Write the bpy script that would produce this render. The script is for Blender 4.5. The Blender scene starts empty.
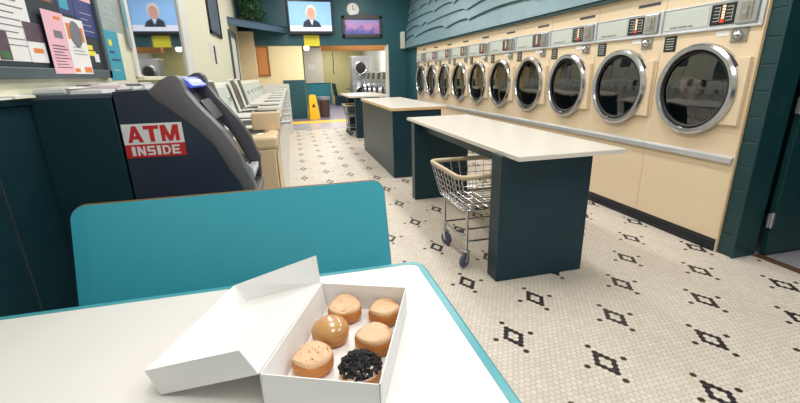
import bpy, bmesh, math, random
from mathutils import Vector, Matrix
random.seed(7)
S = bpy.context.scene
COL = S.collection
PI = math.pi

# ------------------------------------------------------------------ materials
def lin(c):
    r = []
    for v in c:
        v = v / 255.0
        r.append(v / 12.92 if v <= 0.04045 else ((v + 0.055) / 1.055) ** 2.4)
    return (r[0], r[1], r[2], 1.0)

MATS = {}
def mat(name, rgb, rough=0.5, metal=0.0, var=0.06, scale=6.0, bump=0.0, spec=0.5, coat=0.0, emit=0.0):
    if name in MATS:
        return MATS[name]
    m = bpy.data.materials.new(name); m.use_nodes = True
    nt = m.node_tree; b = nt.nodes['Principled BSDF']
    b.inputs['Roughness'].default_value = rough
    b.inputs['Metallic'].default_value = metal
    b.inputs['Specular IOR Level'].default_value = spec
    b.inputs['Coat Weight'].default_value = coat
    tc = nt.nodes.new('ShaderNodeTexCoord')
    n = nt.nodes.new('ShaderNodeTexNoise'); n.inputs['Scale'].default_value = scale
    n.inputs['Detail'].default_value = 4
    nt.links.new(tc.outputs['Object'], n.inputs['Vector'])
    mx = nt.nodes.new('ShaderNodeMix'); mx.data_type = 'RGBA'
    c = lin(rgb)
    mx.inputs[6].default_value = tuple(min(1, v * (1 - var)) for v in c[:3]) + (1,)
    mx.inputs[7].default_value = tuple(min(1, v * (1 + var)) for v in c[:3]) + (1,)
    nt.links.new(n.outputs['Fac'], mx.inputs[0])
    nt.links.new(mx.outputs[2], b.inputs['Base Color'])
    if emit:
        nt.links.new(mx.outputs[2], b.inputs['Emission Color'])
        b.inputs['Emission Strength'].default_value = emit
    if bump:
        bp = nt.nodes.new('ShaderNodeBump'); bp.inputs['Strength'].default_value = bump
        bp.inputs['Distance'].default_value = 0.01
        nt.links.new(n.outputs['Fac'], bp.inputs['Height'])
        nt.links.new(bp.outputs['Normal'], b.inputs['Normal'])
    MATS[name] = m
    return m

class X:
    """tiny expression builder for math nodes"""
    nt = None
    def __init__(s, v): s.v = v
    @staticmethod
    def op(o, *a):
        n = X.nt.nodes.new('ShaderNodeMath'); n.operation = o
        for i, q in enumerate(a):
            q = q.v if isinstance(q, X) else q
            if isinstance(q, (int, float)): n.inputs[i].default_value = q
            else: X.nt.links.new(q, n.inputs[i])
        return X(n.outputs[0])
    def __add__(s, o): return X.op('ADD', s, o)
    def __sub__(s, o): return X.op('SUBTRACT', s, o)
    def __mul__(s, o): return X.op('MULTIPLY', s, o)
    def __truediv__(s, o): return X.op('DIVIDE', s, o)
def xabs(a): return X.op('ABSOLUTE', a)
def xround(a): return X.op('ROUND', a)
def xfloor(a): return X.op('FLOOR', a)
def xmax(a, b): return X.op('MAXIMUM', a, b)
def xlt(a, b): return X.op('LESS_THAN', a, b)
def xgt(a, b): return X.op('GREATER_THAN', a, b)
def xeq(a, b): return X.op('COMPARE', a, b, 0.2)
def xwrap(a, hi, lo): return X.op('WRAP', a, hi, lo)

def hex_floor():
    m = bpy.data.materials.new('hexagon_mosaic_tile'); m.use_nodes = True
    nt = m.node_tree; X.nt = nt; b = nt.nodes['Principled BSDF']
    tc = nt.nodes.new('ShaderNodeTexCoord'); sp = nt.nodes.new('ShaderNodeSeparateXYZ')
    nt.links.new(tc.outputs['Object'], sp.inputs[0])
    DX, DY, X0, Y0 = 0.0301, 0.0266, 1.389, 1.415
    u = (X(sp.outputs[0]) - X0) / DX
    v = (X(sp.outputs[1]) - Y0) / DY
    # even rows hold tiles at half steps, odd rows at whole steps
    au = xfloor(u) + 0.5; av = xround(v * 0.5) * 2.0
    bu = xround(u); bv = xfloor(v * 0.5) * 2.0 + 1.0
    def d2(cu, cv):
        a = u - cu; c = (v - cv) * 0.866
        return a * a + c * c
    sel = xlt(d2(au, av), d2(bu, bv))
    inv = X(1.0) if False else (sel * -1.0 + 1.0)
    cu = au * sel + bu * inv; cv = av * sel + bv * inv
    ax = xabs(u - cu); ay = xabs(v - cv) * 0.866
    hd = xmax(ax, ax * 0.5 + ay * 0.866)
    grout = xgt(hd, 0.455)
    def motif(ou, ov):
        wu = xabs(xwrap(cu - ou, 11.0, -11.0)); wv = xabs(xwrap(cv - ov, 12.0, -12.0))
        ring = xeq(wu * 2.0 + wv, 3.0)
        d1 = xeq(wu, 0.0) * xeq(wv, 5.0)
        dd = xeq(wu, 3.5) * xeq(wv, 0.0)
        return ring, xmax(d1, dd)
    r1, e1 = motif(0.0, 0.0); r2, e2 = motif(11.0, 12.0)
    ring = xmax(r1, r2); dots = xmax(e1, e2)
    # tile tint, per tile
    cb = nt.nodes.new('ShaderNodeCombineXYZ')
    nt.links.new(cu.v, cb.inputs[0]); nt.links.new(cv.v, cb.inputs[1])
    wn = nt.nodes.new('ShaderNodeTexWhiteNoise'); wn.noise_dimensions = '2D'
    nt.links.new(cb.outputs[0], wn.inputs['Vector'])
    ns = nt.nodes.new('ShaderNodeTexNoise'); ns.inputs['Scale'].default_value = 0.9; ns.inputs['Detail'].default_value = 5
    nt.links.new(tc.outputs['Object'], ns.inputs['Vector'])
    def mix(f, a, c):
        n = nt.nodes.new('ShaderNodeMix'); n.data_type = 'RGBA'
        nt.links.new(f.v if isinstance(f, X) else f, n.inputs[0])
        for q, k in ((a, 6), (c, 7)):
            if isinstance(q, tuple): n.inputs[k].default_value = q
            else: nt.links.new(q, n.inputs[k])
        return n.outputs[2]
    base = mix(wn.outputs['Value'], lin((216, 207, 194)), lin((230, 222, 210)))
    worn = mix(X(ns.outputs['Fac']) * 0.35, base, lin((190, 172, 150)))
    c = mix(ring, worn, lin((42, 38, 40)))
    c = mix(dots, c, lin((70, 44, 34)))
    c = mix(grout * (ring * -0.75 + 1.0), c, lin((176, 164, 148)))
    nt.links.new(c, b.inputs['Base Color'])
    rg = grout * 0.4 + 0.38
    nt.links.new(rg.v, b.inputs['Roughness'])
    b.inputs['Specular IOR Level'].default_value = 0.4
    bp = nt.nodes.new('ShaderNodeBump'); bp.inputs['Strength'].default_value = 0.25; bp.inputs['Distance'].default_value = 0.002
    nt.links.new((grout * -1.0).v, bp.inputs['Height']); nt.links.new(bp.outputs['Normal'], b.inputs['Normal'])
    return m

def glass(name, tint, gloss_lo, gloss_hi, rough=0.03):
    m = bpy.data.materials.new(name); m.use_nodes = True
    nt = m.node_tree; nt.nodes.clear()
    out = nt.nodes.new('ShaderNodeOutputMaterial')
    tr = nt.nodes.new('ShaderNodeBsdfTransparent'); tr.inputs[0].default_value = lin(tint)
    gl = nt.nodes.new('ShaderNodeBsdfGlossy'); gl.inputs['Roughness'].default_value = rough
    gl.inputs[0].default_value = (0.9, 0.93, 0.95, 1)
    fr = nt.nodes.new('ShaderNodeFresnel'); fr.inputs[0].default_value = 1.5
    mr = nt.nodes.new('ShaderNodeMapRange'); mr.inputs[3].default_value = gloss_lo; mr.inputs[4].default_value = gloss_hi
    nt.links.new(fr.outputs[0], mr.inputs[0])
    mx = nt.nodes.new('ShaderNodeMixShader')
    nt.links.new(mr.outputs[0], mx.inputs[0]); nt.links.new(tr.outputs[0], mx.inputs[1]); nt.links.new(gl.outputs[0], mx.inputs[2])
    nt.links.new(mx.outputs[0], out.inputs[0])
    return m

M = dict(
    floor=hex_floor(),
    grey_floor=mat('grey_sealed_floor', (168, 164, 172), 0.3, var=0.08, scale=2),
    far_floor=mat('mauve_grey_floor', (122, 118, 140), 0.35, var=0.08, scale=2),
    yellow_paint=mat('yellow_floor_paint', (240, 190, 50), 0.5),
    cream_wall=mat('cream_wall_paint', (228, 225, 200), 0.6, var=0.03),
    yellow_wall=mat('pale_yellow_wall_paint', (240, 230, 188), 0.6, var=0.03),
    olive_wall=mat('olive_wall_paint', (186, 178, 124), 0.6),
    ceiling=mat('ceiling_white', (235, 235, 230), 0.8),
    teal_wall=mat('deep_teal_wall_paint', (32, 84, 94), 0.45, var=0.1, scale=3),
    green_wall=mat('dark_green_wall_paint', (23, 62, 66), 0.35, var=0.12, scale=4),
    dark_green=mat('dark_green_cabinet_paint', (22, 52, 60), 0.3, var=0.2, scale=9, bump=0.25),
    navy=mat('dark_teal_table_paint', (21, 52, 63), 0.38, var=0.1, scale=4, spec=0.35),
    shingle=mat('grey_teal_shingle_paint', (106, 135, 143), 0.5, var=0.14, scale=9, bump=0.15),
    cream_enamel=mat('cream_enamel', (229, 208, 176), 0.3, var=0.03),
    beige_enamel=mat('beige_enamel', (226, 200, 160), 0.35, var=0.04),
    white_enamel=mat('white_enamel', (232, 230, 222), 0.3, var=0.03),
    chrome=mat('chrome', (190, 192, 196), 0.2, 1.0, var=0.02),
    steel=mat('brushed_steel', (196, 200, 204), 0.32, 1.0, var=0.05, scale=30),
    alu=mat('satin_aluminium', (208, 212, 216), 0.4, 0.55, var=0.05, scale=12),
    plate=mat('pale_grey_green_plate', (196, 204, 196), 0.4, var=0.03),
    black=mat('black_plastic', (24, 25, 28), 0.35),
    kick=mat('black_rubber_kick', (30, 34, 42), 0.4),
    drum=mat('dark_drum_steel', (58, 63, 70), 0.45, 0.5, var=0.2, scale=14),
    gasket=mat('black_gasket', (14, 15, 17), 0.5),
    red=mat('signal_red', (206, 44, 44), 0.45, var=0.02),
    red_led=mat('red_lamp', (225, 60, 40), 0.4, emit=0.5),
    amber=mat('pale_lamp', (245, 206, 170), 0.4, emit=0.4),
    white_paper=mat('white_paper', (236, 234, 232), 0.7, var=0.02),
    paper_ink=mat('grey_print', (120, 120, 128), 0.7),
    pink_paper=mat('pink_paper', (238, 186, 198), 0.7, var=0.03),
    laminate=mat('white_laminate', (236, 232, 227), 0.28, var=0.02),
    cream_top=mat('cream_laminate', (224, 217, 206), 0.3, var=0.03),
    wood_edge=mat('pale_wood_edge', (216, 184, 132), 0.45, var=0.12, scale=20),
    teal_edge=mat('teal_vinyl_edge', (72, 162, 172), 0.3, var=0.04),
    teal_seat=mat('teal_seat_laminate', (60, 166, 184), 0.33, var=0.05, scale=2),
    brown_edge=mat('brown_edge', (120, 92, 56), 0.5),
    card=mat('white_cardboard', (244, 243, 241), 0.6, var=0.01),
    bun=mat('golden_fried_dough', (192, 124, 60), 0.55, var=0.3, scale=40, bump=0.2),
    frosting=mat('tan_frosting', (224, 184, 144), 0.45, var=0.12, scale=45, bump=0.5),
    glaze=mat('caramel_glaze', (196, 146, 86), 0.3, var=0.08, scale=30, coat=0.6),
    crumb=mat('black_cookie_crumb', (30, 27, 30), 0.7, var=0.3, scale=90),
    cream_fill=mat('white_cream', (240, 234, 226), 0.4),
    atm_side=mat('charcoal_navy_steel', (46, 54, 70), 0.35, var=0.05),
    atm_grey=mat('grey_moulded_plastic', (104, 100, 103), 0.4, var=0.04),
    atm_dark=mat('dark_grey_plastic', (70, 68, 75), 0.4),
    screen_blue=mat('blue_lit_screen', (74, 96, 210), 0.3, emit=0.5),
    cork=mat('dark_slate_board', (44, 54, 62), 0.7),
    frame_grey=mat('slate_grey_frame', (74, 88, 94), 0.45),
    navy_print=mat('navy_print', (44, 56, 120), 0.5),
    cyan_paper=mat('cyan_paper', (52, 160, 184), 0.5, var=0.05),
    photo_dark=mat('dark_photo_print', (92, 70, 84), 0.5, var=0.6, scale=40),
    poster_grey=mat('grey_green_print', (158, 172, 170), 0.5, var=0.2, scale=20),
    poster_silver=mat('silver_film', (176, 196, 206), 0.25, 0.4, var=0.3, scale=12),
    orange=mat('orange_print', (232, 130, 60), 0.6),
    yellow_card=mat('bright_yellow_card', (240, 226, 60), 0.55),
    yellow_plastic=mat('yellow_plastic', (246, 190, 24), 0.4),
    brown_bin=mat('brown_plastic', (92, 70, 68), 0.45),
    bin_bag=mat('grey_bin_liner', (150, 150, 166), 0.4),
    leaf=mat('green_leaf', (66, 110, 62), 0.5, var=0.5, scale=14),
    pot=mat('dark_pot', (46, 44, 42), 0.6),
    shelf=mat('slate_blue_shelf_paint', (70, 92, 110), 0.5),
    wood=mat('brown_wood', (150, 96, 56), 0.5, var=0.2, scale=10),
    orange_wood=mat('honey_wood', (206, 142, 86), 0.5, var=0.15, scale=8),
    dark_frame=mat('dark_carved_frame', (66, 62, 66), 0.4, var=0.3, scale=30),
    caster=mat('grey_rubber', (84, 94, 116), 0.5),
    tan_rim=mat('tan_vinyl_bumper', (196, 178, 146), 0.45),
    cloth=mat('peach_cloth', (226, 182, 160), 0.9, var=0.1, scale=20, bump=0.4),
    skin=mat('screen_skin', (214, 164, 146), 0.5, emit=0.35),
    suit=mat('screen_dark_suit', (34, 42, 66), 0.5, emit=0.3),
    hair=mat('screen_white_hair', (236, 226, 214), 0.5, emit=0.4),
    scr=mat('screen_pale_blue', (140, 184, 236), 0.5, emit=0.6, var=0.1, scale=3),
    scr_white=mat('screen_white', (222, 226, 244), 0.5, emit=0.5),
    curtain=mat('white_trim_paint', (222, 220, 214), 0.5),
    bulb=mat('lit_glass_globe', (255, 246, 224), 0.4, emit=4.0),
    door_glass=glass('smoked_dryer_glass', (182, 188, 194), 0.07, 1.1),
    mirror_glass=glass('dark_window_glass', (40, 44, 44), 0.35, 1.3),
)

# ------------------------------------------------------------------ mesh helpers
class MB:
    def __init__(s): s.bm = bmesh.new()
    def box(s, x0, x1, y0, y1, z0, z1, bev=0.0, seg=2, mtx=None):
        t = bmesh.new(); bmesh.ops.create_cube(t, size=1)
        for v in t.verts:
            v.co = Vector(((x0 + x1) / 2 + v.co.x * (x1 - x0), (y0 + y1) / 2 + v.co.y * (y1 - y0), (z0 + z1) / 2 + v.co.z * (z1 - z0)))
        if bev: bmesh.ops.bevel(t, geom=t.edges[:], offset=bev, segments=seg, affect='EDGES', profile=0.5)
        return s.add(t, mtx)
    def add(s, t, mtx=None):
        if mtx: bmesh.ops.transform(t, matrix=mtx, verts=t.verts[:])
        me = bpy.data.meshes.new('t'); t.to_mesh(me); t.free()
        s.bm.from_mesh(me); bpy.data.meshes.remove(me); return s
    def tube(s, pts, r, n=8, closed=False, cap=True):
        t = bmesh.new(); P = [Vector(p) for p in pts]; rings = []
        prev = None
        for i, p in enumerate(P):
            if closed: d = P[(i + 1) % len(P)] - P[i - 1]
            else: d = P[min(i + 1, len(P) - 1)] - P[max(i - 1, 0)]
            d.normalize()
            if prev is None:
                a = Vector((0, 0, 1)) if abs(d.z) < 0.9 else Vector((1, 0, 0))
            else: a = prev
            e = (a - d * a.dot(d)).normalized(); prev = e; f = d.cross(e)
            rr = r[i] if isinstance(r, (list, tuple)) else r
            rings.append([t.verts.new(p + (e * math.cos(2 * PI * k / n) + f * math.sin(2 * PI * k / n)) * rr) for k in range(n)])
        m = len(rings)
        for i in range(m if closed else m - 1):
            A, B = rings[i], rings[(i + 1) % m]
            for k in range(n): t.faces.new((A[k], A[(k + 1) % n], B[(k + 1) % n], B[k]))
        if cap and not closed:
            t.faces.new(rings[0][::-1]); t.faces.new(rings[-1])
        bmesh.ops.recalc_face_normals(t, faces=t.faces[:])
        return s.add(t)
    def lathe(s, prof, n=32, mtx=None, close=False):
        """profile of (radius, height) turned round z"""
        t = bmesh.new(); rings = []
        for (r, z) in prof:
            if r < 1e-6: rings.append([t.verts.new((0, 0, z))])
            else: rings.append([t.verts.new((r * math.cos(2 * PI * k / n), r * math.sin(2 * PI * k / n), z)) for k in range(n)])
        m = len(rings)
        for i in range(m if close else m - 1):
            A, B = rings[i], rings[(i + 1) % m]
            for k in range(n):
                k2 = (k + 1) % n
                if len(A) == 1 and len(B) == 1: continue
                if len(A) == 1: t.faces.new((A[0], B[k2], B[k]))
                elif len(B) == 1: t.faces.new((A[k], A[k2], B[0]))
                else: t.faces.new((A[k], A[k2], B[k2], B[k]))
        bmesh.ops.recalc_face_normals(t, faces=t.faces[:])
        return s.add(t, mtx)
    def prism(s, poly, d, axis='y', off=0.0, bev=0.0, mtx=None):
        """polygon of 2-D points pushed along an axis by d"""
        t = bmesh.new()
        def P(a, b, c):
            return {'y': (a, c, b), 'x': (c, a, b), 'z': (a, b, c)}[axis]
        A = [t.verts.new(P(a, b, off)) for a, b in poly]; B = [t.verts.new(P(a, b, off + d)) for a, b in poly]
        n = len(poly); t.faces.new(A); t.faces.new(B[::-1])
        for i in range(n): t.faces.new((A[i], B[i], B[(i + 1) % n], A[(i + 1) % n]))
        bmesh.ops.recalc_face_normals(t, faces=t.faces[:])
        if bev: bmesh.ops.bevel(t, geom=t.edges[:], offset=bev, segments=2, affect='EDGES', profile=0.5)
        return s.add(t, mtx)
    def quad(s, pts, thick=0.0015):
        """a thin sheet through four points, with real thickness"""
        t = bmesh.new(); P = [Vector(p) for p in pts]
        nrm = (P[1] - P[0]).cross(P[2] - P[0]).normalized() * thick
        A = [t.verts.new(p) for p in P]; B = [t.verts.new(p - nrm) for p in P]
        n = len(P); t.faces.new(A); t.faces.new(B[::-1])
        for i in range(n): t.faces.new((A[i], B[i], B[(i + 1) % n], A[(i + 1) % n]))
        bmesh.ops.recalc_face_normals(t, faces=t.faces[:])
        return s.add(t)
    def build(s, name, m, parent=None, smooth=False, loc=None):
        me = bpy.data.meshes.new(name); s.bm.to_mesh(me); s.bm.free()
        me.materials.append(m if not isinstance(m, str) else M[m])
        if smooth:
            for p in me.polygons: p.use_smooth = True
            if smooth != 'all' and hasattr(me, 'set_sharp_from_angle'): me.set_sharp_from_angle(angle=math.radians(40))
        o = bpy.data.objects.new(name, me); COL.objects.link(o)
        if parent: o.parent = parent
        if loc: o.location = loc
        return o

def tag(o, label, cat, group=None):
    o['label'] = label; o['category'] = cat
    if group: o['group'] = group
    return o
def thing(name, label, cat, loc=(0, 0, 0), rz=0.0, group=None):
    o = bpy.data.objects.new(name, None); COL.objects.link(o)
    o.empty_display_size = 0.1
    o.location = loc; o.rotation_euler = (0, 0, rz)
    return tag(o, label, cat, group)
def struct(o): o['kind'] = 'structure'; return o
KIDS = {}
def kids(o): return [c for c in bpy.data.objects if c.parent == o]
def dup(root, loc, rz, label):
    def cp(o, parent):
        c = o.copy(); COL.objects.link(c)
        if parent: c.parent = parent
        for k in kids(o): cp(k, c)
        return c
    r = cp(root, None); r.location = loc; r.rotation_euler = (0, 0, rz); r['label'] = label
    return r
def sb(name, m, x0, x1, y0, y1, z0, z1, bev=0.0):
    return struct(MB().box(x0, x1, y0, y1, z0, z1, bev).build(name, m))
RX = Matrix.Rotation(-PI / 2, 4, 'X')      # local z -> +y
def axis_mtx(origin, direction):
    return Matrix.Translation(origin) @ Vector((0, 0, 1)).rotation_difference(Vector(direction)).to_matrix().to_4x4()
def text(name, body, size, m, parent, loc, rot, bold=0.0, depth=0.001, sx=1.0, sp=1.0):
    c = bpy.data.curves.new(name, 'FONT'); c.body = body; c.size = size; c.offset = bold; c.extrude = depth
    c.align_x = 'CENTER'; c.align_y = 'CENTER'; c.space_character = sp
    t = bpy.data.objects.new('t', c); COL.objects.link(t)
    dg = bpy.context.evaluated_depsgraph_get()
    me = bpy.data.meshes.new_from_object(t.evaluated_get(dg)); bpy.data.objects.remove(t)
    me.materials.clear(); me.materials.append(M[m])
    o = bpy.data.objects.new(name, me); COL.objects.link(o); o.parent = parent
    o.location = loc; o.rotation_euler = rot; o.scale = (sx, 1, 1)
    return o

# ------------------------------------------------------------------ the setting
XW = -1.11          # left wall face
YB = 11.4          # face of the wall over the wide opening
sb('floor', 'floor', -1.3, 3.34, -2.5, YB, -0.1, 0.0)
sb('floor', 'grey_floor', -1.8, 6.2, YB, 13.62, -0.1, 0.0)
sb('floor', 'far_floor', -1.8, 6.2, 13.62, 22.2, -0.1, 0.0)
sb('floor', 'grey_floor', 3.34, 5.2, 0.6, 2.9, -0.1, -0.004)
struct(MB().box(-1.3, 3.74, 13.1, 13.75, 0.0, 0.004).build('trim_1', 'yellow_paint'))
sb('ceiling', 'ceiling', -1.3, 3.6, -2.5, YB + 0.25, 3.5, 3.6)
sb('ceiling', 'ceiling', -1.8, 6.2, YB + 0.25, 22.2, 2.85, 2.95)
# left wall with a window opening y 3.75..5.05, z 1.44..2.6
sb('wall_left', 'cream_wall', XW - 0.14, XW, -2.5, 3.60, 0, 3.5)
sb('wall_left', 'cream_wall', XW - 0.14, XW, 5.40, YB, 0, 3.5)
sb('wall_left', 'cream_wall', XW - 0.14, XW, 3.60, 5.40, 0, 1.42)
sb('wall_left', 'cream_wall', XW - 0.14, XW, 3.60, 5.40, 2.7, 3.5)
w = MB()
w.box(XW - 0.10, XW + 0.018, 3.58, 3.66, 1.42, 2.7, 0.004).box(XW - 0.10, XW + 0.025, 5.27, 5.62, 1.38, 2.7, 0.004)
w.box(XW - 0.10, XW + 0.02, 3.60, 5.45, 2.62, 2.7, 0.004)
win = struct(w.build('window_1', 'curtain'))
w = MB().box(XW - 0.005, XW + 0.005, 3.66, 5.27, 1.42, 2.62); w.build('window_pane', 'mirror_glass', win)
w = MB().box(XW - 0.14, XW - 0.13, 3.60, 5.40, 1.42, 2.7); w.build('window_backing', mat('dark_night_panel', (58, 48, 40), 0.7), win)
w = MB().box(XW - 0.10, XW + 0.05, 3.6, 5.4, 1.395, 1.425, 0.004); w.build('window_sill', 'cream_wall', win)
# lower left wall: dark green grooved wainscot with a cap that carries papers
w = MB()
for y0, y1 in ((-2.5, 1.26), (1.275, 1.52), (1.535, 1.82), (1.835, 2.148)):
    w.box(XW, XW + 0.014, y0, y1, 0, 1.31, 0.004)
wains = struct(w.build('trim_2', 'dark_green'))
struct(MB().box(XW, XW + 0.03, -2.5, 2.148, 1.31, 1.338, 0.004).build('trim_3', 'dark_green'))
# wall over the opening, its right pier, and the pier by the last dryer
sb('wall_back', 'teal_wall', XW, 3.6, YB, YB + 0.25, 2.14, 3.5)
sb('wall_back', 'teal_wall', 2.62, 3.6, YB, YB + 0.25, 0, 2.14)
sb('wall_right', 'teal_wall', 3.12, 3.34, 10.42, YB, 0, 2.03)
for k in range(5):
    struct(MB().box(-0.2 + k * 0.62, -0.185 + k * 0.62, YB - 0.012, YB, 2.14, 3.5).build('trim_4', 'teal_wall'))
sb('trim_5', 'beige_enamel', XW, -0.76, 11.1, YB, 0, 2.44, 0.004)
# right side: bulkhead above the dryers, painted block end wall and jamb
sb('wall_right', 'green_wall', 3.40, 3.9, 2.15, YB, 2.03, 3.5)
w = MB()
for k in range(20):
    w.box(3.12, 3.33, 2.152, 2.262, k * 0.175 + 0.003, (k + 1) * 0.175 - 0.003, 0.004)
w.box(3.125, 3.325, 2.156, 2.26, 0, 3.5)
struct(w.build('wall_right', 'green_wall'))
struct(MB().box(3.11, 3.33, 2.135, 2.152, 0, 3.5, 0.004).build('trim_6', 'green_wall'))
struct(MB().box(3.31, 3.37, 0.7, 2.13, 0.0, 0.012, 0.003).build('trim_7', mat('dark_worn_wood', (92, 62, 44), 0.6, var=0.3, scale=20)))
# side room behind the doorway
sb('wall_side', 'green_wall', 5.1, 5.2, 0.6, 2.9, 0, 3.5)
sb('wall_side', 'green_wall', 3.36, 5.2, 2.8, 2.9, 0, 3.5)
sb('wall_side', 'green_wall', 3.36, 5.2, 0.55, 0.65, 0, 3.5)
sb('ceiling', 'green_wall', 3.36, 5.2, 0.55, 2.9, 2.9, 3.0)
door = struct(MB().box(3.385, 4.25, 2.10, 2.142, 0.01, 2.08, 0.004).build('door_1', 'green_wall'))
for z in (0.30, 1.13, 1.85):
    hb = MB().box(3.312, 3.372, 2.085, 2.10, z - 0.055, z + 0.055, 0.003)
    hb.tube([(3.342, 2.083, z - 0.06), (3.342, 2.083, z + 0.06)], 0.009)
    hb.build('hinge', 'steel', door)
# back room
sb('wall_far', 'yellow_wall', -1.8, 0.47, 14.8, 14.95, 1.27, 2.85)
sb('wall_far', 'yellow_wall', -1.8, -0.23, 14.8, 14.95, 0, 1.27)
sb('wall_far', 'teal_wall', -0.23, 0.47, 14.78, 14.95, 0, 1.27)
sb('wall_far', 'olive_wall', -1.8, 6.2, 22.0, 22.2, 0, 2.85)
sb('wall_left', 'yellow_wall', -1.8, -1.7, YB + .25, 14.8, 0, 2.85)
sb('wall_right', 'curtain', 3.75, 3.9, YB + .25, 22, 0, 2.85)
struct(MB().box(0.9, 3.75, 12.3, 12.5, 2.05, 2.3, 0.006).build('trim_8', 'orange_wood'))

# ------------------------------------------------------------------ shingled mansard above the dryers
def mansard():
    b = MB(); random.seed(3)
    z0, z1, xa, xb = 2.034, 3.5, 3.09, 3.33
    rows = 7; y0, y1 = 2.2, 11.38
    L = math.hypot(z1 - z0, xb - xa); ux, uz = (xb - xa) / L, (z1 - z0) / L     # up the slope
    nx, nz = -uz, ux                                                            # out of the slope
    step = L / rows
    b.prism([(xa + 0.02, z0), (xb + 0.02, z1), (xb + 0.06, z1), (xb + 0.06, z0)], y1 - y0, 'y', y0)
    for r in range(rows):
        y = y0
        while y < y1 - 0.02:
            ln = random.choice((0.5, 0.8, 1.3, 2.0, 2.6)) * random.uniform(0.85, 1.15)
            ye = min(y1, y + ln)
            n = 10; t = bmesh.new(); F, Bk = [], []
            amp = random.uniform(0.03, 0.075); base = random.uniform(-0.02, 0.02); tlt = random.uniform(0.0, 0.05)
            for i in range(n + 1):
                f = i / n; yy = y + (ye - y) * f
                lo = r * step + base + amp * math.sin(PI * f) * 0.9 + tlt * (1 - f) - (0.045 if f in (0.0,) else 0)
                if r == 0: lo = 0.0
                hi = (r + 1) * step + 0.07
                if r == rows - 1: hi = L
                row = []
                for s_, o_ in ((lo, 0.055), (hi, 0.006), (hi, 0.0), (lo, 0.008)):
                    row.append(t.verts.new((xa + ux * s_ + nx * o_, yy, z0 + uz * s_ + nz * o_)))
                F.append(row)
            for i in range(n):
                for k in range(4):
                    t.faces.new((F[i][k], F[i][(k + 1) % 4], F[i + 1][(k + 1) % 4], F[i + 1][k]))
            t.faces.new(F[0][::-1]); t.faces.new(F[-1])
            bmesh.ops.recalc_face_normals(t, faces=t.faces[:])
            b.add(t); y = ye + 0.004
    root = b.build('shingled_mansard', 'shingle')
    tag(root, 'grey teal mansard of wavy edged shingles sloping above the dryer row', 'awning')
    MB().box(3.05, 3.098, y0, y1, 2.004, 2.034, 0.004).build('lower_fascia', 'green_wall', root)
mansard()

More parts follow.
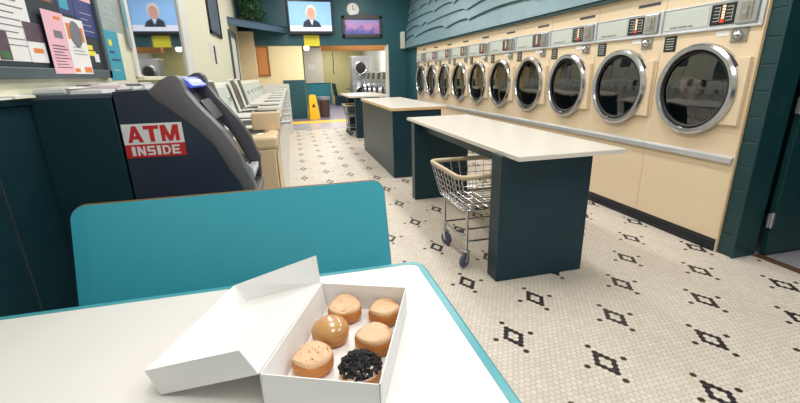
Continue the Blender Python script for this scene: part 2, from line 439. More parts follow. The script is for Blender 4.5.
# ------------------------------------------------------------------ dryers (local: front face x=0 facing -x, centre y=0)
def ring_lathe(b, prof, x, y, z, n=48):
    return b.lathe(prof, n, Matrix.Translation((x, y, z)) @ Matrix.Rotation(-PI / 2, 4, 'Y'))
def make_dryer(label):
    P = 0.81 / 2 - 0.002
    root = thing('dryer', label, 'dryer', group='front loading dryers along the right wall')
    b = MB()
    # front panels around the round opening are one sheet with a hole
    t = bmesh.new(); n = 48; R = 0.30; cz = 1.222
    inner = [t.verts.new((0, R * math.cos(2 * PI * k / n), cz + R * math.sin(2 * PI * k / n))) for k in range(n)]
    def edgept(k):
        a = 2 * PI * k / n; c, s = math.cos(a), math.sin(a)
        zt, zb = 1.66 - cz, 0.745 - cz
        ts = []
        if c: ts.append(P / abs(c))
        if s > 0: ts.append(zt / s)
        if s < 0: ts.append(zb / s)
        q = min(ts); return (0, q * c, cz + q * s)
    outer = [t.verts.new(edgept(k)) for k in range(n)]
    for k in range(n): t.faces.new((inner[k], inner[(k + 1) % n], outer[(k + 1) % n], outer[k]))
    for cy_, cz_ in ((P, 1.66), (-P, 1.66), (-P, 0.745), (P, 0.745)):
        k = min(range(n), key=lambda k: abs(outer[k].co.y - cy_) + abs(outer[k].co.z - cz_))
        # square the corners
        near = sorted(range(n), key=lambda k: (outer[k].co - Vector((0, cy_, cz_))).length)[:2]
        c = t.verts.new((0, cy_, cz_)); t.faces.new((outer[near[0]], outer[near[1]], c))
    bmesh.ops.recalc_face_normals(t, faces=t.faces[:]); b.add(t)
    b.box(0.0, 0.02, -P, P, 0.10, 0.745)
    b.box(0.0, 0.02, -P, P, 1.66, 2.03)
    b.box(0.02, 0.28, -P, -P + 0.012, 0.0, 2.03).box(0.02, 0.28, P - 0.012, P, 0.0, 2.03).box(0.02, 0.28, -P, P, 1.99, 2.03)
    b.build('body', 'cream_enamel', root)
    # black louvred kick plate
    b = MB().box(-0.008, 0.02, -P, P, 0.0, 0.10, 0.003)
    for z in (0.03, 0.055, 0.08): b.box(-0.016, -0.006, -P, P, z - 0.006, z + 0.006, 0.002)
    b.build('kick_plate', 'kick', root)
    # brushed lint bar
    b = MB().prism([(0.0, 0.70), (-0.030, 0.706), (-0.030, 0.742), (0.0, 0.757)], 2 * P, 'y', -P)
    b.build('lint_bar', 'alu', root)
    # control strip
    b = MB().box(-0.022, 0, -P, P, 1.652, 1.668, 0.003).box(-0.016, 0, -P, P, 1.838, 1.85, 0.003).box(-0.010, 0, -P, P, 1.665, 1.84)
    b.box(-0.02, 0, -P, -P + 0.03, 1.66, 1.848, 0.003)
    strip = b.build('control_strip', 'alu', root)
    MB().box(-0.014, -0.008, 0.0, P - 0.02, 1.685, 1.825, 0.002).build('name_plate', 'plate', strip)
    b = MB()
    for y0, y1 in ((0.26, 0.33), (0.17, 0.25), (0.12, 0.16)): b.box(-0.0155, -0.013, y0, y1, 1.698, 1.708)
    b.build('plate_print', 'paper_ink', strip)
    disp = MB().box(-0.018, -0.006, -0.205, -0.02, 1.685, 1.828, 0.003).build('display', 'black', strip)
    b = MB()
    for k in range(5): b.box(-0.0195, -0.017, -0.105, -0.118 + 0.02 - 0.03, 1.725 + k * 0.019, 1.741 + k * 0.019)
    b.build('pale_lamps', 'amber', disp)
    MB().box(-0.0195, -0.017, -0.128, -0.1, 1.70, 1.722).build('red_lamp', 'red_led', disp)
    for y0, y1 in ((-0.09, -0.045), (-0.185, -0.14)):
        b = MB().box(-0.0190, -0.017, y0, y0 + 0.003, 1.71, 1.806)
        for k in range(5): b.box(-0.0192, -0.017, y0, y1, 1.71 + k * 0.023, 1.714 + k * 0.023)
        b.build('legend', 'plate', disp)
    coin = MB().box(-0.03, -0.006, -0.365, -0.215, 1.68, 1.835, 0.004).build('coin_slide', 'steel', strip)
    b = MB().box(-0.036, -0.028, -0.33, -0.25, 1.70, 1.815, 0.002); b.build('coin_plate', mat('worn_grey_metal', (158, 154, 142), 0.4, 0.5, var=0.2, scale=30), coin)
    b = MB().lathe([(0.0, 0.012), (0.014, 0.012), (0.016, 0.0)], 16, axis_mtx((-0.036, -0.29, 1.75), (-1, 0, 0))).box(-0.045, -0.034, -0.305, -0.297, 1.715, 1.79, 0.001)
    b.build('coin_slot', 'steel', coin)
    # small plates under the strip
    lk = MB().box(-0.008, 0, -0.315, -0.195, 1.555, 1.648, 0.002).build('lock_plate', mat('worn_grey_metal', (158, 154, 142), 0.4, 0.5), root)
    b = MB().lathe([(0.0, 0.034), (0.016, 0.033), (0.029, 0.024), (0.034, 0.0)], 20, axis_mtx((-0.008, -0.255, 1.60), (-1, 0, 0)))
    b.build('lock_knob', 'chrome', lk, smooth=True)
    pl = MB().box(-0.005, 0, 0.255, 0.37, 1.52, 1.64, 0.002).build('instruction_plate', 'black', root)
    b = MB()
    for k in range(5): b.box(-0.0062, -0.004, 0.275, 0.35, 1.538 + k * 0.02, 1.543 + k * 0.02)
    b.build('instruction_print', 'plate', pl)
    MB().box(-0.004, 0, -0.18, -0.08, 1.605, 1.642, 0.001).build('sticker', 'white_paper', root)
    b = MB().box(-0.003, 0, -0.34, -0.10, 1.905, 1.93, 0.001); hdr = b.build('header_tag', 'paper_ink', root)
    b = MB()
    for k in range(7): b.box(-0.0042, -0.002, -0.33 + k * 0.033, -0.308 + k * 0.033, 1.909, 1.926)
    b.build('tag_print', 'black', hdr)
    b = MB().lathe([(0.0, 0.003), (0.006, 0.002), (0.008, 0)], 10, axis_mtx((0, 0.2, 1.93), (-1, 0, 0))); b.build('screw', 'steel', root)
    # door: hinge flange, chrome ring, glass
    d = MB()
    ring_lathe(d, [(0.285, 0.0), (0.285, 0.03), (0.30, 0.058), (0.325, 0.06), (0.343, 0.045), (0.348, 0.0)], 0, 0, 1.222, 64)
    dr_ = d.build('door', 'chrome', root, smooth=True)
    g = MB(); ring_lathe(g, [(0.29, 0.022), (0.2, 0.032), (0.1, 0.037), (0.0, 0.038)], 0, 0, 1.222, 48); g.build('door_glass', 'door_glass', dr_, smooth='all')
    g = MB(); ring_lathe(g, [(0.292, 0.02), (0.276, 0.024), (0.27, 0.036), (0.284, 0.045), (0.292, 0.03)], 0, 0, 1.222, 48); g.build('door_gasket', 'gasket', dr_, smooth=True)
    f = MB().box(-0.032, 0, -0.385, -0.30, 0.98, 1.455, 0.004)
    f.prism([(-0.31, 0.98), (-0.31, 1.455), (-0.21, 1.455), (-0.255, 1.40), (-0.31, 1.28), (-0.31, 1.16), (-0.25, 1.04), (-0.2, 0.98)], 0.03, 'x', -0.03)
    f.build('hinge_flange', 'cream_enamel', dr_)
    h = MB().tube([(-0.03, -0.19, 1.50), (-0.03, -0.255, 1.456), (-0.03, -0.31, 1.395)], 0.008); h.build('door_seal_lip', 'black', dr_)
    # drum behind the glass
    u = MB(); ring_lathe(u, [(0.29, 0.0), (0.29, -0.03), (0.33, -0.05), (0.33, -0.24), (0.0, -0.25)], 0, 0, 1.222, 40)
    dm = u.build('drum', 'drum', root, smooth=True)
    return root
ordinals = ['nearest the green doorway, a peach cloth behind its glass', 'second from the green doorway', 'third from the green doorway', 'fourth from the green doorway',
            'fifth from the green doorway', 'fifth from the far teal pier', 'fourth from the far teal pier', 'third from the far teal pier', 'second from the far teal pier', 'farthest, beside the teal pier']
XD = 3.11
d0 = make_dryer('cream round door dryer, ' + ordinals[0]); d0.location = (XD, 2.68, 0)
for i in range(1, 10):
    dup(d0, (XD, 2.68 + 0.81 * i, 0), 0, 'cream round door dryer, ' + ordinals[i])
# cloth lying in the nearest drum
b = MB(); t = bmesh.new(); bmesh.ops.create_icosphere(t, subdivisions=4, radius=1)
for v in t.verts:
    c = v.co
    q = 1 + 0.14 * math.sin(5 * c.x + 3 * c.z) + 0.10 * math.sin(9 * c.y + 4 * c.z) + 0.05 * math.sin(17 * c.z + 6 * c.x)
    v.co = Vector((c.x * 0.05 * q, c.y * 0.10 * q + c.z * 0.03, c.z * 0.075 * q))
b.add(t); b.build('laundry_cloth', 'cloth', None, smooth='all', loc=(XD + 0.03, 2.755, 1.235))
tag(bpy.data.objects['laundry_cloth'], 'crumpled peach cloth behind the glass of the nearest dryer', 'laundry')
# cream filler strip at the end of the row
struct(MB().box(3.10, 3.14, 2.263, 2.274, 0, 2.03, 0.002).build('trim_9', 'beige_enamel'))

# ------------------------------------------------------------------ folding tables
def slab_table(name, label, x0, x1, y0, y1, ztop, thick, legs, leg_mat, top_mat, edge_mat, group):
    root = thing(name, label, 'table', ((x0 + x1) / 2, (y0 + y1) / 2, 0), 0, group)
    cx, cy = (x0 + x1) / 2, (y0 + y1) / 2
    top = MB().box(x0 - cx, x1 - cx, y0 - cy, y1 - cy, ztop - thick + 0.004, ztop, 0.003).build('tabletop', top_mat, root)
    e = 0.003
    b = MB()
    b.box(x0 - cx - e, x1 - cx + e, y0 - cy - e, y0 - cy, ztop - thick, ztop - 0.003, 0.001).box(x0 - cx - e, x1 - cx + e, y1 - cy, y1 - cy + e, ztop - thick, ztop - 0.003, 0.001)
    b.box(x0 - cx - e, x0 - cx, y0 - cy, y1 - cy, ztop - thick, ztop - 0.003, 0.001).box(x1 - cx, x1 - cx + e, y0 - cy, y1 - cy, ztop - thick, ztop - 0.003, 0.001)
    b.build('edge_band', edge_mat, top)
    for (a0, a1, b0, b1, nm) in legs:
        MB().box(a0 - cx, a1 - cx, b0 - cy, b1 - cy, 0.0, ztop - thick + 0.004, 0.004).build(nm, leg_mat, root)
    return root, cx, cy
G = 'laundry folding tables down the middle'
r, cx, cy = slab_table('folding_table', 'long cream topped folding table on two dark slab legs, nearest, cart underneath', 1.275, 2.03, 2.16, 4.68, 0.91, 0.03,
           [(1.25, 1.925, 2.32, 2.46, 'leg'), (1.268, 1.91, 4.36, 4.48, 'leg')], 'navy', 'cream_top', 'cream_top', G)
MB().box(1.36 - cx, 1.42 - cx, 2.46 - cy, 4.36 - cy, 0.79, 0.878, 0.003).build('apron_rail', 'navy', r)
slab_table('folding_table', 'closed dark cabinet folding table with pale wood edge, middle of the row', 1.262, 2.03, 5.40, 7.93, 0.965, 0.04,
           [(1.28, 1.97, 5.44, 7.90, 'cabinet_body')], 'navy', 'cream_top', 'wood_edge', G)
r, cx, cy = slab_table('folding_table', 'farthest white topped folding table with a cart tucked under its side', 1.22, 2.1, 9.3, 11.0, 0.95, 0.04,
           [(1.36, 1.9, 9.38, 9.52, 'leg'), (1.36, 1.9, 10.75, 10.89, 'leg')], 'navy', 'cream_top', 'cream_top', G)

# ------------------------------------------------------------------ wire laundry cart
def make_cart(label, loc, rz, fine=True):
    root = thing('laundry_cart', label, 'cart', loc, rz, 'wire laundry carts')
    L2, W2, zt, zb = 0.36, 0.31, 0.71, 0.45       # half sizes at the rim (x across, y along)
    bl, bw = 0.30, 0.255
    def rect(a, c, z, r=0.05):
        pts = []
        for sx, sy, a0 in ((1, 1, 0), (-1, 1, 90), (-1, -1, 180), (1, -1, 270)):
            for k in range(5):
                an = math.radians(a0 + k * 22.5)
                pts.append((sx * (a - r) + r * math.cos(an), sy * (c - r) + r * math.sin(an), z))
        return pts
    b = MB()
    rows = 6
    for i in range(rows):
        f = i / (rows - 1); b.tube(rect(bl + (L2 - bl) * f, bw + (W2 - bw) * f, zb + (zt - zb - 0.02) * f), 0.0028 if 0 < i else 0.005, 6, True)
    nx, ny = 9, 8
    for k in range(nx + 1):
        f = -1 + 2 * k / nx
        for s in (-1, 1):
            b.tube([(f * bl * 0.94, s * bw, zb), (f * L2 * 0.94, s * W2, zt - 0.01)], 0.0022, 5)
        b.tube([(f * bl * 0.94, -bw, zb), (f * bl * 0.94, bw, zb)], 0.0028, 5)
    for k in range(ny + 1):
        f = -1 + 2 * k / ny
        for s in (-1, 1):
            b.tube([(s * bl, f * bw * 0.94, zb), (s * L2, f * W2 * 0.94, zt - 0.01)], 0.0022, 5)
        b.tube([(-bl, f * bw * 0.94, zb), (bl, f * bw * 0.94, zb)], 0.0028, 5)
    b.build('wire_basket', 'chrome', root, smooth=True)
    MB().tube(rect(L2, W2, zt), 0.016, 10, True).build('rim_bumper', 'tan_rim', root, smooth=True)
    fr = MB(); px, py = 0.26, 0.23
    fr.tube(rect(px, py, 0.20, 0.02), 0.009, 8, True)
    fr.tube(rect(px, py, 0.45, 0.02), 0.009, 8, True)
    fr.tube([(-px, 0, 0.20), (px, 0, 0.20)], 0.008)
    frame = fr.build('frame', 'chrome', root, smooth=True)
    for sx in (-1, 1):
        for sy in (-1, 1):
            leg = MB().tube([(sx * px, sy * py, 0.47), (sx * px, sy * py, 0.125)], 0.012, 10).build('leg', 'chrome', root, smooth=True)
            cm = Matrix.Translation((sx * px, sy * py, 0)) @ Matrix.Rotation(-1.0 if sy < 0 else 0.4, 4, 'Z')
            cb = MB().box(-0.022, 0.022, -0.02, 0.02, 0.118, 0.13, 0.003, mtx=cm)
            for q in (-1, 1):
                cb.prism([(-0.018, 0.12), (0.018, 0.12), (-0.012, 0.045), (-0.036, 0.045)], 0.003, 'x', q * 0.019 - 0.0015, mtx=cm)
            cb.build('caster_fork', 'steel', leg)
            wb = MB().lathe([(0.0, 0.012), (0.03, 0.012), (0.046, 0.014), (0.055, 0.009), (0.055, -0.009), (0.046, -0.014), (0.03, -0.012), (0.0, -0.012)], 24,
                            cm @ axis_mtx((0, -0.022, 0.0555), (1, 0, 0)))
            wb.build('caster_wheel', 'caster', leg, smooth=True)
    return root
cart = make_cart('chrome wire laundry cart with tan rim, under the nearest folding table', (1.41, 2.84, 0), 0)
dup(cart, (1.50, 10.14, 0), PI / 2, 'small distant chrome laundry cart beside the farthest folding table')

# ------------------------------------------------------------------ dining table, bench seat
def rounded(x0, x1, y0, y1, r, n=8):
    pts = []
    for cx, cy, a0 in ((x1 - r, y1 - r, 0), (x0 + r, y1 - r, 90), (x0 + r, y0 + r, 180), (x1 - r, y0 + r, 270)):
        for k in range(n + 1):
            a = math.radians(a0 + 90 * k / n); pts.append((cx + r * math.cos(a), cy + r * math.sin(a)))
    return pts
t = thing('dining_table', 'white topped dining table with teal edge holding the open pastry box', 'table', (-0.32, 0.95, 0))
b = MB().prism([(x + 0.32, y - 0.95) for x, y in rounded(-1.0, 0.38, 0.56, 1.305, 0.035)], 0.034, 'z', 0.706, 0.002); top = b.build('tabletop', 'laminate', t)
o_, i_ = rounded(-1.028, 0.405, 0.532, 1.328, 0.05, 8), rounded(-1.0, 0.378, 0.559, 1.303, 0.03, 8)
tb = bmesh.new(); rings = []
n = len(o_)
prof = [(i_, 0.701), (o_, 0.703), (o_, 0.735), ([((o_[k][0] * 0.72 + i_[k][0] * 0.28), (o_[k][1] * 0.72 + i_[k][1] * 0.28)) for k in range(n)], 0.741), (i_, 0.7415)]
for pts, z in prof: rings.append([tb.verts.new((x + 0.32, y - 0.95, z)) for x, y in pts])
for q in range(len(rings)):
    A, B = rings[q], rings[(q + 1) % len(rings)]
    for k in range(n): tb.faces.new((A[k], A[(k + 1) % n], B[(k + 1) % n], B[k]))
bmesh.ops.recalc_face_normals(tb, faces=tb.faces[:])
b = MB(); b.add(tb); b.build('edge_band', 'teal_edge', top)
MB().lathe([(0.0, 0.706), (0.05, 0.706), (0.04, 0.66), (0.04, 0.06), (0.05, 0.05), (0.05, 0.0), (0, 0)], 20).build('pedestal', 'black', t, smooth=True)
b = MB().box(-0.35, 0.35, -0.035, 0.035, 0.0, 0.045, 0.008).box(-0.035, 0.035, -0.28, 0.28, 0.0, 0.045, 0.008); b.build('foot', 'black', t)

t = thing('dining_bench', 'glossy teal bench seat with rounded brown edged back behind the white table', 'bench', (-0.235, 1.5, 0))
def back_panel(b, e, thk, dy):
    # leaning plate: local, bottom at z .50, top .965
    pts = rounded(-0.575 - e, 0.575 + e, 0.50 - e, 0.972 + e, 0.05 + e, 8)
    mtx = Matrix.Translation((0, 0.0, 0))
    tb = bmesh.new(); A, B = [], []
    for x, z in pts:
        f = (z - 0.5) / 0.47
        y = -0.02 + 0.15 * f + 0.02 * (x / 0.575) ** 2
        A.append(tb.verts.new((x, y + dy, z))); B.append(tb.verts.new((x, y + dy + thk, z)))
    n = len(pts)
    # fill as strips so that the curve holds
    tb.faces.new(A[::-1]); tb.faces.new(B)
    for k in range(n): tb.faces.new((A[k], A[(k + 1) % n], B[(k + 1) % n], B[k]))
    bmesh.ops.recalc_face_normals(tb, faces=tb.faces[:]); bmesh.ops.triangulate(tb, faces=[f for f in tb.faces if len(f.verts) > 4])
    b.add(tb)
b = MB(); back_panel(b, 0.0, 0.022, 0.0); bk = b.build('backrest', 'teal_seat', t)
b = MB(); back_panel(b, 0.0018, 0.014, 0.004); b.build('backrest_edge', 'brown_edge', bk)
b = MB().prism([(-0.5, 0.43), (0.0, 0.42), (0.02, 0.455), (-0.02, 0.46), (-0.48, 0.465)], 1.15, 'x', -0.575, 0.004, Matrix.Identity(4)); b.build('seat', 'teal_seat', t)
for s in (-1, 1):
    b = MB().box(s * 0.45 - 0.025, s * 0.45 + 0.025, -0.42, 0.06, 0.0, 0.04, 0.005).box(s * 0.45 - 0.02, s * 0.45 + 0.02, -0.24, -0.20, 0.04, 0.425, 0.003)
    b.prism([(0.0, 0.38), (0.04, 0.38), (0.17, 0.72), (0.13, 0.72)], 0.04, 'x', s * 0.45 - 0.02).box(s * 0.45 - 0.02, s * 0.45 + 0.02, -0.24, 0.0, 0.38, 0.42, 0.003)
    b.build('leg', 'black', t)

# ------------------------------------------------------------------ pastry box and filled doughnuts
BX, BY, BZ = -0.119, 0.749, 0.7405
AN = math.atan2(-0.10, 0.237)
box = thing('pastry_box', 'open white cardboard pastry box holding six round pastries on the table', 'box', (BX, BY, BZ), AN)
Wd, Ln, Hh, Tk = 0.252, 0.385, 0.08, 0.0025
b = MB()
b.box(0, Wd, 0, Ln, 0, Tk)
b.box(0, Wd, 0, Tk, 0, Hh).box(0, Wd, Ln - Tk, Ln, 0, Hh).box(0, Tk, 0, Ln, 0, Hh).box(Wd - Tk, Wd, 0, Ln, 0, Hh)
b.build('tray', 'card', box)
# white liner folded against the hinge side
b = MB().quad([(0.004, 0.004, Hh), (0.014, 0.006, 0.004), (0.014, Ln - 0.006, 0.004), (0.004, Ln - 0.004, Hh)], 0.001); b.build('paper_liner', 'card', box)
# lid: hinged on the left long wall, lying open until its outer edge meets the table
th = math.asin((Hh - 0.002) / 0.252)
lu = Vector((-math.cos(th), 0, -math.sin(th))); ln_ = Vector((-math.sin(th), 0, math.cos(th))); H0 = Vector((-0.001, 0, Hh))
def LP(a, y, c): p = H0 + lu * a + ln_ * c; return (p.x, y, p.z)
b = MB()
b.quad([LP(0, 0, 0), LP(0.25, 0, 0), LP(0.25, Ln, 0), LP(0, Ln, 0)], 0.002)
b.quad([LP(0.0, 0.001, 0.0), LP(0.25, 0.001, 0), LP(0.25, -0.004, 0.068), LP(0.012, -0.004, 0.066)], 0.002)          # near flap
b.quad([LP(0.25, 0.0, 0), LP(0.25, Ln, 0), LP(0.262, Ln - 0.01, 0.066), LP(0.25, -0.004, 0.068)], 0.002)             # outer flap
b.quad([LP(0.0, Ln, 0.0), LP(0.25, Ln, 0), LP(0.262, Ln - 0.01, 0.066), LP(-0.005, Ln + 0.03, 0.075)], 0.002)        # far flap
b.build('lid', 'card', box)

def blob_profile(r, h, flat):
    p = [(0.0, 0.0), (r * 0.70, 0.0), (r * 0.9, h * 0.10), (r * 0.99, h * 0.28), (r, h * 0.45), (r * 1.0, h * 0.64)]
    if flat: p += [(r * 0.96, h * 0.78), (r * 0.85, h * 0.86), (r * 0.4, h * 0.88), (0.0, h * 0.9)]
    else: p += [(r * 0.90, h * 0.76), (r * 0.72, h * 0.91), (r * 0.42, h * 0.99), (0.0, h * 1.0)]
    return p
def wob(o, amp, seed):
    rn = random.Random(seed); a, c, d = [rn.uniform(0, 6) for _ in range(3)]
    for v in o.data.vertices:
        an = math.atan2(v.co.y, v.co.x)
        s = 1 + amp * (math.sin(2 * an + a) * 0.6 + math.sin(3 * an + c) * 0.5 + math.sin(5 * an + d) * 0.3)
        v.co.x *= s; v.co.y *= s
def doughnut(u, v, kind, label, r=0.046, h=0.047, tilt=(0, 0)):
    c, s = math.cos(AN), math.sin(AN)
    root = thing('filled_doughnut', label, 'doughnut', (BX + u * c - v * s, BY + u * s + v * c, BZ + Tk + 0.001), AN, 'six doughnuts in the white box')
    seed = int(u * 1000 + v * 77)
    flat = kind != 'dome'
    b = MB().lathe(blob_profile(r, h, flat), 32); bun = b.build('bun', 'bun', root, smooth='all'); wob(bun, 0.035, seed)
    rn = random.Random(seed)
    if kind in ('frost', 'nutty'):
        prof = [(r * 0.93, h * 0.66), (r * 0.965, h * 0.78), (r * 0.94, h * 0.90), (r * 0.86, h * 0.96), (r * 0.70, h * 0.985), (r * 0.5, h * 0.965), (r * 0.3, h * 0.975), (0.0, h * 0.98)]
        b = MB().lathe(prof, 40); ic = b.build('frosting', 'frosting', root, smooth='all'); wob(ic, 0.035, seed)
        for q in ic.data.vertices:
            an = math.atan2(q.co.y, q.co.x); rad = math.hypot(q.co.x, q.co.y)
            q.co.z += 0.003 * math.sin(3 * an + seed) * (rad / r) ** 2 + 0.0025 * math.sin(rad * 260 + 2 * an)
            q.co.z += tilt[0] * q.co.x + tilt[1] * q.co.y
        if kind == 'nutty':
            b = MB()
            for k in range(26):
                a = rn.uniform(0, 6.28); q = r * 0.8 * math.sqrt(rn.random())
                tt = bmesh.new(); bmesh.ops.create_icosphere(tt, subdivisions=1, radius=rn.uniform(0.0015, 0.003))
                b.add(tt, Matrix.Translation((q * math.cos(a), q * math.sin(a), h * 0.985)))
            k_ = b.build('nut_crumbs', 'glaze', root); k_['kind'] = 'stuff'
    elif kind == 'dome':
        prof = [(r * 1.0, h * 0.40), (r * 1.025, h * 0.5), (r * 0.99, h * 0.66), (r * 0.90, h * 0.82), (r * 0.70, h * 0.95), (r * 0.40, h * 1.02), (0.0, h * 1.04)]
        b = MB().lathe(prof, 48); ic = b.build('caramel_glaze', 'glaze', root, smooth='all'); wob(ic, 0.03, seed)
        for q in ic.data.vertices:
            an = math.atan2(q.co.y, q.co.x)
            if q.co.z < h * 0.6: q.co.z += 0.006 * math.sin(4 * an) + 0.004 * math.sin(7 * an)
    else:
        prof = [(r * 0.955, h * 0.62), (r * 0.99, h * 0.72), (r * 0.88, h * 0.88), (r * 0.5, h * 0.97), (0.0, h * 1.0)]
        b = MB().lathe(prof, 40); ic = b.build('white_icing', 'cream_fill', root, smooth='all'); wob(ic, 0.035, seed)
        b = MB()
        for k in range(420):
            a = rn.uniform(0, 6.28); q = r * 0.99 * math.sqrt(rn.random())
            z = h * (1.0 - 0.28 * (q / r) ** 3) + rn.uniform(0, 0.006)
            sz = rn.uniform(0.003, 0.0075)
            tt = bmesh.new(); bmesh.ops.create_cube(tt, size=1)
            for vv in tt.verts: vv.co += Vector([rn.uniform(-.22, .22) for _ in range(3)])
            m_ = Matrix.Translation((q * math.cos(a), q * math.sin(a), z)) @ Matrix.Rotation(rn.uniform(0, 6), 4, Vector((rn.uniform(-1, 1), rn.uniform(-1, 1), 1)).normalized()) @ Matrix.Diagonal((sz * 1.3, sz, sz * 0.7, 1))
            b.add(tt, m_)
        k_ = b.build('cookie_crumbs', 'crumb', root); k_['kind'] = 'stuff'; k_['label'] = 'black cookie crumbs'
doughnut(0.084, 0.332, 'frost', 'tan frosted doughnut at the far left of the white box', tilt=(-0.02, 0.1))
doughnut(0.197, 0.333, 'frost', 'tan frosted doughnut at the far right of the white box', tilt=(0.02, -0.1))
doughnut(0.075, 0.230, 'dome', 'smooth domed doughnut covered in shiny caramel glaze', r=0.047, h=0.056)
doughnut(0.194, 0.212, 'frost', 'tan frosted doughnut behind the crumb covered one', tilt=(0.0, -0.08), r=0.048)
doughnut(0.068, 0.118, 'nutty', 'tan frosted doughnut flecked with nut bits, front left of the white box', tilt=(0.0, -0.06), r=0.048)
doughnut(0.186, 0.098, 'oreo', 'doughnut covered in black cookie crumbs over white icing', r=0.048)

# ------------------------------------------------------------------ cash machine
t = thing('cash_machine', 'dark cash machine with grey curved sides and a red and white sticker', 'cash machine', (-0.5, 2.4, 0))
OX, OY = 0.5, -2.4
def P2(pts): return [(x + OX, z) for x, z in pts]
fin = [(-0.632, 1.35), (-0.60, 1.375), (-0.57, 1.398), (-0.535, 1.415), (-0.505, 1.417), (-0.49, 1.40), (-0.475, 1.345), (-0.435, 1.28), (-0.39, 1.222), (-0.344, 1.16), (-0.31, 1.10), (-0.28, 1.04),
       (-0.262, 0.97), (-0.242, 0.92), (-0.226, 0.87), (-0.226, 0.80), (-0.275, 0.80), (-0.294, 0.89), (-0.334, 0.957), (-0.387, 1.085), (-0.44, 1.15), (-0.49, 1.205), (-0.55, 1.26), (-0.618, 1.32)]
body = [(-0.775, 0.03), (-0.775, 1.352), (-0.63, 1.357), (-0.615, 1.32), (-0.55, 1.26), (-0.49, 1.205), (-0.44, 1.15), (-0.387, 1.085), (-0.334, 0.957), (-0.286, 0.90), (-0.27, 0.80), (-0.25, 0.78), (-0.25, 0.03)]
b = MB().prism(P2(body), 0.55, 'y', 2.152 + OY, 0.003).box(-0.76 + OX, -0.26 + OX, 2.17 + OY, 2.69 + OY, 0, 0.04); body_o = b.build('cabinet', 'atm_side', t)
b = MB().prism(P2(fin), 0.09, 'y', 2.147 + OY, 0.006); b.build('side_fairing', 'atm_grey', t, smooth=True)
b = MB().prism(P2([(x + 0.02 * (z > 0.9), z + 0.015) for x, z in fin]), 0.09, 'y', 2.60 + OY, 0.006); b.build('side_fairing', 'atm_dark', t, smooth=True)
face = [(-0.60, 1.33), (-0.56, 1.375), (-0.53, 1.385), (-0.50, 1.31), (-0.46, 1.24), (-0.40, 1.14), (-0.36, 1.04), (-0.31, 0.95), (-0.26, 0.88), (-0.26, 0.80), (-0.33, 0.80), (-0.40, 0.95)]
b = MB().prism(P2(face), 0.37, 'y', 2.235 + OY, 0.003); b.build('fascia', 'atm_dark', t)
# hooded lit sign panel at the top
b = MB().prism(P2([(-0.515, 1.40), (-0.50, 1.41), (-0.455, 1.365), (-0.47, 1.355)]), 0.36, 'y', 2.24 + OY, 0.002); sc = b.build('lit_panel', 'screen_blue', t)
b = MB()
b.prism(P2([(-0.480, 1.3925), (-0.470, 1.3825), (-0.468, 1.3845), (-0.478, 1.3945)]), 0.25, 'y', 2.29 + OY)
b.build('panel_light_bar', mat('pale_lit_glyph', (220, 230, 255), 0.4, emit=1.2), sc)
b = MB().prism(P2([(-0.455, 1.28), (-0.445, 1.295), (-0.385, 1.20), (-0.395, 1.185)]), 0.26, 'y', 2.29 + OY, 0.002); b.build('display', 'black', t)
b = MB().prism(P2([(-0.39, 1.12), (-0.38, 1.14), (-0.33, 1.05), (-0.34, 1.03)]), 0.16, 'y', 2.33 + OY, 0.002); b.build('keypad', 'steel', t)
b = MB().box(-0.275 + OX, -0.232 + OX, 2.26 + OY, 2.58 + OY, 0.885, 0.915, 0.004); b.build('cash_tray', 'alu', t)
b = MB().prism(P2([(-0.262, 0.975), (-0.238, 0.945), (-0.228, 0.90), (-0.25, 0.89), (-0.27, 0.92)]), 0.03, 'y', 2.238 + OY, 0.003); b.build('card_reader', 'poster_silver', t)
b = MB().box(-0.275 + OX, -0.222 + OX, 2.15 + OY, 2.69 + OY, 0.74, 0.80, 0.006); b.build('lower_lip', 'atm_grey', t)
